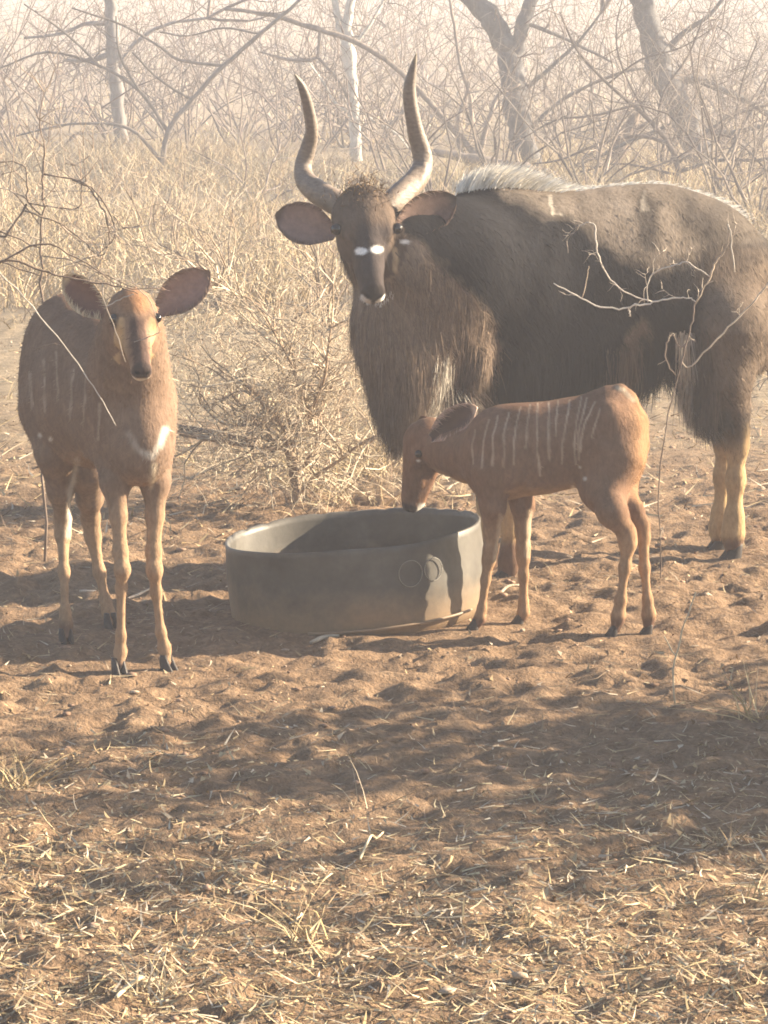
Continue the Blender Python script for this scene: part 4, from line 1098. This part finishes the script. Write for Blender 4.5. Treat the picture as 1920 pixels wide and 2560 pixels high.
# --- branching shrub between the young nyala and the trough
g = G(738, 1262)
def middle_shrub():
    Y = g[1]
    root = empty("branching_shrub", (g[0], g[1], float(ground_h(g[0], g[1]))), "spreading leafless shrub with pale twigs rising behind the trough", "shrub")
    limbs = [[(745, 1275, 11), (738, 1215, 12), (730, 1160, 13), (722, 1120, 11)], [(726, 1135, 8), (690, 1110, 7), (640, 1060, 6), (600, 1010, 5), (570, 975, 3)],
             [(724, 1125, 7), (700, 1060, 6), (665, 1020, 6), (640, 985, 5), (600, 950, 3)], [(728, 1130, 9), (745, 1090, 8), (765, 1060, 7), (768, 1010, 6), (745, 960, 5), (735, 900, 4), (720, 850, 3)],
             [(766, 1050, 6), (790, 1000, 5), (812, 940, 4), (820, 870, 3), (830, 800, 2)], [(735, 1190, 6), (770, 1150, 5), (800, 1080, 4), (805, 1010, 3), (850, 930, 2)],
             [(742, 1240, 6), (790, 1190, 5), (850, 1150, 4), (900, 1110, 3), (960, 1080, 2)], [(722, 1120, 5), (660, 1120, 4), (560, 1105, 5), (450, 1085, 6)],
             [(640, 1062, 4), (560, 1060, 3), (500, 1010, 2)], [(735, 920, 3), (690, 840, 3), (640, 760, 3), (560, 720, 3), (500, 690, 2)]]
    S = Soup(); out = []
    for li, l in enumerate(limbs):
        off = rnd.uniform(-.18, .18) if li else 0
        pts = np.array([P(a, b_, Y + off * min(1, k / 3)) for k, (a, b_, w) in enumerate(l)])
        v, f = tube(pts, [w * m_per_px(Y) for _, _, w in l], 7, 4, .12)
        S.add(v, f, np.array((0.27, 0.20, 0.14)) * RNG.uniform(.85, 1.2))
        for i in range(1, len(pts)):
            for _ in range(7 if li else 0):
                t = rnd.random(); p = pts[i - 1] * (1 - t) + pts[i] * t
                grow(p, Vector(norm(pts[i] - pts[i - 1])) * .4 + rv(.8) + Vector((0, 0, .3)), rnd.uniform(.16, .46), .0040, 2, out, 6, .30, .0, .7, .6, .9)
    S.build("stem", M['bark'], root)
    seg_part("twigs", out, root, kind="stuff", cols=[(0.50, 0.42, 0.31), (0.38, 0.30, 0.22), (0.28, 0.21, 0.15), (0.58, 0.50, 0.38)])
middle_shrub()

# --- plants drawn twig by twig: the arching shrub behind the young nyala, the twigs in front of it, the sapling before the bull
def twig_plant(name, label, cat, Y, base, limbs, bark, extra=None, cols=BROWNTW, wscale=1.0):
    root = empty(name, base, label, cat)
    S = Soup(); out = []
    for li, l in enumerate(limbs):
        pts = np.array([P(q[0], q[1], Y + (q[3] if len(q) > 3 else 0)) for q in l])
        if li == 0: pts[0] = base - np.array([0, 0, .01])
        v, f = tube(pts, [q[2] * m_per_px(Y) * wscale for q in l], 6, 4, 0, .75)
        S.add(v, f, np.asarray(bark[li % len(bark)]) * RNG.uniform(.9, 1.1))
        if extra:
            for i in range(1, len(pts)):
                for _ in range(extra[0]):
                    if rnd.random() < extra[3]:
                        grow(pts[i], Vector(norm(pts[i] - pts[i - 1])) * .5 + rv(.6), rnd.uniform(.4, 1) * extra[1], extra[2], 1, out, 5, .3, 0, .5)
    S.build("stem", M['bark'], root)
    if out: seg_part("twigs", out, root, cols, kind="stuff")
    return root
b = G(112, 1400)
twig_plant("arching_sapling", "dark stemmed leafless sapling with arching twigs behind the young nyala's back", "sapling", b[1], b,
    [[(112, 1400, 8), (108, 1000, 7), (106, 760, 7), (100, 600, 6), (108, 500, 6), (106, 430, 5), (112, 370, 4), (98, 300, 3), (110, 230, 2)], [(108, 435, 5), (200, 455, 5), (245, 500, 5), (270, 560, 5), (272, 610, 4), (252, 640, 4), (228, 625, 3)],
     [(104, 540, 5), (70, 500, 6), (68, 460, 5), (58, 412, 4), (0, 405, 3)], [(66, 510, 6), (10, 590, 6), (-60, 590, 4)], [(68, 505, 4), (120, 515, 4), (198, 520, 4), (203, 450, 3)],
     [(62, 527, 5), (150, 560, 5), (215, 610, 4), (235, 655, 2)], [(180, 450, 4), (240, 480, 4), (285, 560, 4), (282, 600, 3), (250, 632, 2)],
     [(102, 620, 4), (0, 580, 5), (-80, 560, 4)], [(104, 640, 4), (190, 655, 4), (290, 700, 4), (345, 720, 3)], [(104, 690, 4), (0, 655, 4), (-60, 640, 4)],
     [(284, 540, 3), (310, 568, 3), (352, 555, 3), (330, 500, 2)], [(345, 545, 3), (370, 620, 3), (400, 690, 3), (420, 700, 2)], [(215, 455, 3), (210, 400, 2)], [(98, 560, 3), (30, 480, 3), (0, 470, 2)]],
    [(0.19, 0.145, 0.115), (0.24, 0.185, 0.145), (0.28, 0.22, 0.17)], (3, .26, .0019, .7), [(0.30, 0.24, 0.19), (0.24, 0.18, 0.14), (0.44, 0.37, 0.30)], wscale=.48)
b = G(-210, 1640)
twig_plant("overhanging_sapling", "thin sapling leaning in with fine twigs crossing the young nyala's head", "sapling", 8.36, np.array([P(-210, 1640, 8.36)[0], 8.36, 0.0]),
    [[(-210, 1700, 9), (-190, 1200, 8), (-120, 800, 7), (0, 655, 5), (90, 672, 5), (150, 690, 4), (230, 705, 4), (300, 718, 3), (345, 735, 2)],
     [(255, 708, 3), (262, 760, 2), (290, 830, 2), (314, 905, 1.6)], [(-20, 665, 4), (60, 745, 3), (140, 838, 2.4), (195, 910, 2.4), (245, 985, 2.2), (290, 1065, 1.6)],
     [(345, 722, 2), (372, 748, 2), (390, 790, 1.6)], [(-5, 660, 4), (100, 610, 4), (190, 645, 3), (250, 680, 2.4), (310, 718, 2), (400, 722, 1.8)],
     [(90, 870, 2.2), (125, 862, 2.6), (150, 862, 2)], [(335, 855, 1.6), (375, 842, 2), (402, 828, 1.6)], [(262, 770, 2), (300, 748, 2), (335, 735, 2)]],
    [(0.20, 0.15, 0.115), (0.42, 0.36, 0.30), (0.48, 0.43, 0.37), (0.44, 0.38, 0.32), (0.22, 0.165, 0.13)], wscale=.62)
b = G(1652, 1462)
twig_plant("curling_sapling", "wiry leafless sapling with pale curling twigs in front of the bull's flank", "sapling", b[1] - .03, b,
    [[(1652, 1462, 4), (1650, 1350, 4), (1646, 1250, 4), (1655, 1130, 4), (1680, 1000, 4), (1705, 905, 4), (1722, 840, 4), (1733, 790, 5), (1738, 755, 6)],
     [(1738, 760, 5), (1762, 715, 4), (1778, 690, 6), (1790, 655, 5), (1815, 620, 3), (1822, 570, 3)], [(1738, 755, 4), (1722, 745, 4), (1690, 744, 5), (1645, 752, 5), (1600, 764, 6), (1545, 772, 5), (1490, 764, 5), (1440, 738, 4), (1384, 708, 3)],
     [(1630, 754, 4), (1580, 738, 4), (1545, 716, 4), (1512, 678, 4), (1494, 630, 4), (1489, 590, 5), (1486, 562, 5), (1470, 556, 4), (1447, 566, 3)],
     [(1620, 755, 3), (1618, 715, 3), (1632, 684, 4), (1680, 664, 5), (1715, 656, 5), (1745, 672, 4), (1776, 692, 4)], [(1705, 905, 4), (1728, 915, 5), (1790, 850, 5), (1850, 790, 5), (1900, 735, 5), (1930, 690, 5), (1990, 600, 4)],
     [(1720, 850, 3), (1700, 868, 3), (1680, 835, 4), (1668, 858, 5), (1665, 900, 4), (1690, 940, 3)], [(1455, 745, 3), (1468, 690, 2.4), (1472, 665, 2)], [(1820, 560, 4), (1828, 600, 4), (1836, 680, 4)], [(1570, 768, 3), (1574, 778, 5), (1576, 790, 3)]],
    [(0.17, 0.13, 0.105), (0.46, 0.37, 0.28), (0.62, 0.57, 0.50), (0.60, 0.54, 0.47), (0.58, 0.52, 0.45), (0.50, 0.42, 0.33)], (2, .08, .0009, .4), PALETW, wscale=.40)
b = G(1690, 1760)
twig_plant("dry_stalk", "single thin pale dry stalk sticking out of shaded soil", "stalk", b[1], b, [[(1690, 1760, 2.4), (1682, 1690, 2.4), (1690, 1640, 2.6), (1712, 1560, 2), (1740, 1480, 1.6)], [(1690, 1640, 2), (1660, 1590, 1.6)]], [(0.55, 0.46, 0.33)])

# --- leafy bush off to the right whose shade crosses the foreground
def leafy_bush(base, label, height, rad, nleaf, seed, lf=.05):
    base = np.array([base[0], base[1], float(ground_h(base[0], base[1]))])
    root = empty("leafy_bush", base, label, "bush", "leafy bushes right of the clearing")
    out = []
    for k in range(9):
        a = 2 * math.pi * k / 9 + rnd.random() * .5
        grow(base, (math.cos(a) * rad / height * 1.2, math.sin(a) * rad / height * 1.2, 1), height * rnd.uniform(.7, 1.05), .018, 2, out, 7, .16, .02, .8)
    seg_part("stem", out, root, BROWNTW, 4)
    r = np.random.default_rng(seed)
    S = np.array(out)
    i = r.integers(0, len(S), nleaf)
    B = S[i, 3:6] + r.normal(size=(nleaf, 3)) * .05
    keep = B[:, 2] > .12; B = B[keep]; n = len(B)
    D = norm(r.normal(size=(n, 3)) + np.array([0, 0, .3]))
    cols = np.array([(0.06, 0.085, 0.03), (0.09, 0.11, 0.045), (0.13, 0.12, 0.06)])[r.integers(0, 3, n)]
    v, f, c = ribbons(B, D, r.uniform(.6, 1.3, n) * lf, r.uniform(.5, .8, n) * lf, r.normal(size=(n, 3)) * .012, cols, 2, seed=seed)
    mesh_obj("foliage", v, f, M['leaf'], root, cols=c)
leafy_bush((2.75, 8.12), "broad leafy green bush beside the clearing throwing shade over the foreground", .98, .60, 6500, 31, .055)
leafy_bush((3.7, 8.4), "tall leafy green bush behind the broad one beside the clearing", 1.25, .55, 3500, 32, .055)

# ------------------------------------------------------------------ far scrub, dry grass, litter
def proto(seed, h, lvl=2):
    out = []
    for k in range(6):
        a = 2 * math.pi * k / 6 + rnd.random()
        grow((0, 0, 0), (math.cos(a) * .7, math.sin(a) * .7, 1), h * rnd.uniform(.8, 1.2), .016, lvl, out, 6, .2, .02, .62, .55)
    return np.array(out)
protos = [proto(i, 1.9) for i in range(5)]
V_, F_, C_, nn_ = [], [], [], 0
far = np.random.default_rng(55)
for k in range(170):
    Y = far.uniform(37.5, 46) if k < 95 else far.uniform(46, 85)
    X = far.uniform(-.2, .2) * Y + far.uniform(-2, 2)
    S = protos[k % 5]; a = far.uniform(0, 6.28); s = far.uniform(.6, 1.35)
    ca, sa = math.cos(a), math.sin(a); R = np.array([[ca, -sa, 0], [sa, ca, 0], [0, 0, 1]]) * s
    off = np.array([X, Y, float(ground_h(X, Y)) - .05])
    S2 = S[far.random(len(S)) < (.75 if Y < 46 else .5)]
    w = 1.0 if Y < 46 else 1.5
    v, f, c = prisms(S2[:, :3] @ R.T + off, S2[:, 3:6] @ R.T + off, np.maximum(S2[:, 6], .003) * w, np.maximum(S2[:, 7], .0022) * w, np.tile(GREYTW[k % 4], (len(S2), 1)) * far.uniform(.5, 1.0))
    V_.append(v); F_.append(f + nn_); C_.append(c); nn_ += len(v)
o = mesh_obj("far_scrub", np.vstack(V_), np.vstack(F_), M['twig'], None, cols=np.vstack(C_), kind="stuff")
tag(o, "far mass of grey brown leafless scrub fading into haze")

def straw_cols(n, r, dull=0.0):
    c = STRAW[r.integers(0, len(STRAW), n)] * r.uniform(.8, 1.15, (n, 1))
    return c * (1 - dull) + np.array([.18, .12, .08]) * dull

def grass_field(name, label, clumps, blades, hgt, wid, seed, lean=.35, spread=.06, parent=None):
    r = np.random.default_rng(seed)
    ci = np.repeat(np.arange(len(clumps)), blades)
    n = len(ci)
    hs = (hgt * r.uniform(.55, 1.3, len(clumps)))[ci] * r.uniform(.5, 1.15, n)
    xy = clumps[ci] + r.normal(size=(n, 2)) * spread
    B = on_ground(xy[:, 0], xy[:, 1], -.01)
    D = norm(np.column_stack([r.normal(size=n) * lean, r.normal(size=n) * lean, np.ones(n)]))
    bend = np.column_stack([D[:, 0] * hs * .7 + r.normal(size=n) * hs * .2, D[:, 1] * hs * .7 + r.normal(size=n) * hs * .2, -hs * r.uniform(0, .35, n)])
    c = straw_cols(len(clumps), r)[ci] * .6 + straw_cols(n, r) * .4
    v, f, cc = ribbons(B, D, hs, wid * r.uniform(.6, 1.4, n), bend, c, 3, seed=seed)
    o = mesh_obj(name, v, f, M['straw'], parent, cols=cc, kind="stuff" if parent is None else None)
    if label: tag(o, label)
    return o
r = np.random.default_rng(77)
def scatter(n, y0, y1, k, pad, thr=None, sc=.5, p=1.0):
    Y = y0 + (y1 - y0) * r.random(n) ** p
    X = (r.random(n) * 2 - 1) * (k * Y + pad)
    if thr is not None:
        m = fbm(X * sc, Y * sc, 2, 2) > thr + (r.random(n) - .5) * .15
        X, Y = X[m], Y[m]
    return np.column_stack([X, Y])
grass_field("dry_grass", "tall pale dry grass covering the field behind the animals", scatter(4600, 19, 38, .14, 1.2, .38, .35, .9), 13, .36, .0075, 1)
grass_field("distant_grass", "distant bleached grass below the far scrub", scatter(1500, 39, 95, .15, 2.5, None, .3, 1.2), 8, .3, .016, 2)
grass_field("sparse_grass", "short sparse dry grass around the shrubs", scatter(600, 12.6, 19.5, .13, .8, .5, .6), 9, .18, .005, 3, .6)
gc = np.column_stack([r.normal(-.12, .22, 150), r.normal(12.6, .55, 150)])
gc = gc[(gc[:, 1] > 11.2)]
grass_field("golden_grass", "golden dry grass clump at the foot of the leafless shrub", gc, 12, .17, .0045, 4, .8, .05)

def litter(name, label, xy, lmin, lmax, wid, seed, tilt=.16, dull=0.0, mat_key='straw', segs=2):
    rr = np.random.default_rng(seed); n = len(xy)
    a = rr.uniform(0, 6.283, n)
    D = norm(np.column_stack([np.cos(a), np.sin(a), np.abs(rr.normal(size=n)) * tilt]))
    L = lmin + (lmax - lmin) * rr.random(n) ** 2.2
    B = on_ground(xy[:, 0], xy[:, 1], .003)
    e = on_ground(xy[:, 0] + D[:, 0] * L, xy[:, 1] + D[:, 1] * L, .003)
    D2 = norm(e - B + np.column_stack([np.zeros(n), np.zeros(n), np.maximum(D[:, 2], 0) * L]))
    side = norm(np.cross(D2, np.array([0, 0, 1.0])) + np.column_stack([np.zeros(n), np.zeros(n), rr.normal(size=n) * .5]))
    bend = np.column_stack([rr.normal(size=n), rr.normal(size=n), np.abs(rr.normal(size=n)) * .5]) * (L * .16)[:, None]
    v, f, c = ribbons(B, D2, L, wid * rr.uniform(.5, 1.6, n), bend, straw_cols(n, rr, dull), segs, side)
    o = mesh_obj(name, v, f, M[mat_key], None, cols=c, kind="stuff")
    return tag(o, label)
fg = scatter(76000, 4.6, 7.9, .16, .5, None, 1, .85)
den = smooth01(fg[:, 1] + (fbm(fg[:, 0] * 1.7, fg[:, 1] * 1.7, 3, 3) - .5) * 2.6, 7.6, 5.7)
fg = fg[r.random(len(fg)) < den * .9 + .05]
litter("straw_litter", "broken dry straw strewn over the foreground soil", fg, .008, .065, .0036, 5, .16, .08)
mid = scatter(6500, 7.2, 10.8, .13, .4, .45, 1.4)
litter("sparse_litter", "sparse straw and bark chips on the churned soil", mid, .012, .07, .0035, 6, .1, .35)
bk = scatter(15000, 10.6, 19, .13, .6, .36, 1.2, .9)
litter("field_litter", "dry leaf and straw litter on the ground behind the trough", bk, .02, .12, .0055, 7, .25, .15)
lv = np.vstack([scatter(6500, 4.6, 7.6, .16, .5, .4, 1.8), scatter(900, 7.2, 10.6, .13, .4), scatter(3500, 10.6, 17, .13, .5, .4)])
litter("fallen_leaves", "small curled dry leaves scattered on the soil", lv, .008, .026, .009, 8, .5, .4, 'leaf')

# pebbles and clods
def pebbles(n, seed):
    rr = np.random.default_rng(seed)
    t = (1 + 5 ** .5) / 2
    I = norm(np.array([(-1, t, 0), (1, t, 0), (-1, -t, 0), (1, -t, 0), (0, -1, t), (0, 1, t), (0, -1, -t), (0, 1, -t), (t, 0, -1), (t, 0, 1), (-t, 0, -1), (-t, 0, 1)], float))
    IF = np.array([(0, 11, 5), (0, 5, 1), (0, 1, 7), (0, 7, 10), (0, 10, 11), (1, 5, 9), (5, 11, 4), (11, 10, 2), (10, 7, 6), (7, 1, 8), (3, 9, 4), (3, 4, 2), (3, 2, 6), (3, 6, 8), (3, 8, 9), (4, 9, 5), (2, 4, 11), (6, 2, 10), (8, 6, 7), (9, 8, 1)])
    xy = scatter(n, 5, 13.5, .13, .4)
    n = len(xy)
    s = .003 + .010 * rr.random(n) ** 3
    V = I[None] * (1 + rr.normal(size=(n, 12, 1)) * .16) * (s[:, None] * rr.uniform(.7, 1.3, (n, 3)) * np.array([1.2, 1.1, .55]))[:, None, :]
    V = V + on_ground(xy[:, 0], xy[:, 1], 0)[:, None, :] + np.array([0, 0, .25]) * s[:, None, None]
    F = (IF[None] + 12 * np.arange(n)[:, None, None]).reshape(-1, 3)
    c = np.array([(.24, .155, .105), (.30, .2, .14), (.38, .29, .21), (.22, .14, .095)])[rr.integers(0, 4, n)]
    o = mesh_obj("soil_clods", V.reshape(-1, 3), F, M['stone'], None, cols=np.repeat(c, 12, 0), smooth=True, kind="stuff")
    tag(o, "loose crumbs of soil and small pebbles")
pebbles(900, 9)

# --- single tufts and sticks in the foreground and middle ground
tufts = [(40, 1985, .13, 46, "pale dry grass tuft rooted alone left of the big foreground shadow"), (1820, 2110, .12, 34, "dry grass tuft at the edge of the dark bush shadow on the right"),
         (905, 2010, .10, 12, "few upright dry blades in the middle of the foreground"), (770, 2350, .11, 30, "wispy straw tuft among the foreground litter"),
         (400, 2480, .14, 40, "yellow straw tuft in the thickest foreground litter"), (1880, 1800, .16, 30, "dry grass tuft inside the bush shadow"),
         (1890, 2260, .10, 24, "small straw tuft near the right foreground litter"), (1330, 2330, .08, 20, "short stubbly straw tuft on bare foreground soil")]
for px, py, h, nb, lab in tufts:
    q = G(px, py)
    t = empty("grass_tuft", (q[0], q[1], float(ground_h(q[0], q[1]))), lab, "grass tuft")
    grass_field("blades", None, np.array([[q[0], q[1]]]), nb, h * 1.2, .0032, int(px), .55, .022, t)
def stick(name, label, p0, p1, w, col, lift=.006, mid=0.0):
    a, c = G(*p0), G(*p1)
    ps = np.linspace(a, c, 5); ps[:, 2] = np.array([float(ground_h(p[0], p[1])) for p in ps]) + lift
    ps[2, 2] += mid; ps[1:4, 0] += RNG.normal(size=3) * .004; ps[1:4, 1] += RNG.normal(size=3) * .01
    root_ = ps.mean(0)
    v, f = tube(ps, [w * .9, w, w * 1.05, w * .9, w * .6], 7, 3, .12)
    o = mesh_obj(name, v, f, M['bark'], None, cols=np.tile(col, (len(v), 1)), origin=root_)
    return tag(o, label, "stick")
stick("stick", "short pale stick lying against the trough's base", (1000, 1560), (1082, 1541), .007, (.55, .48, .36), .01)
stick("stick", "thin pale stick in the soil before the trough", (778, 1594), (848, 1590), .006, (.5, .43, .33))
stick("stick", "long thin pale stick between the trough and the calf's forelegs", (1225, 1482), (1300, 1468), .005, (.36, .3, .23), .006)
stick("stick", "bent pale straw stalk lying in the foreground", (900, 2165), (958, 2080), .0028, (.6, .5, .33), .01, .03)
stick("stick", "pale curved stick in the lower foreground litter", (290, 2520), (395, 2462), .004, (.55, .45, .3), .012, .02)
stick("stick", "long fine pale stalk in front of the young nyala", (200, 1500), (385, 1488), .004, (.52, .46, .4), .01)
stick("stick", "chunky bleached wood piece at the bull's heels", (1888, 925), (1990, 905), .03, (.6, .54, .46), .02)
stick("stick", "dark fallen stick lying behind the shrub", (450, 1078), (620, 1112), .012, (.14, .1, .08), .012)
# ------------------------------------------------------------------ haze and lens glare
def haze_box():  # even air volume: distance haze, also added in place of veiling lens glare
    lo, hi = np.array([-330, -45, -1.6]), np.array([330, 480, 7.6])
    V = np.array([[x, y, z] for x in (lo[0], hi[0]) for y in (lo[1], hi[1]) for z in (lo[2], hi[2])])
    F = np.array([[0, 1, 3, 2], [4, 6, 7, 5], [0, 4, 5, 1], [2, 3, 7, 6], [0, 2, 6, 4], [1, 5, 7, 3]])
    m = bpy.data.materials.new("haze and lens glare"); m.use_nodes = True
    nt = m.node_tree
    nt.nodes.remove(nt.nodes["Principled BSDF"])
    v = nt.nodes.new("ShaderNodeVolumePrincipled")
    v.inputs["Color"].default_value = (0.88, 0.90, 1.0, 1)
    v.inputs["Density"].default_value = HAZE_DENSITY
    v.inputs["Anisotropy"].default_value = 0.2
    nt.links.new(v.outputs[0], nt.nodes["Material Output"].inputs["Volume"])
    o = mesh_obj("haze", V, F, m, smooth=False)
    tag(o, "thin pale haze over the whole clearing that also stands in for lens glare", kind="stuff")
haze_box()
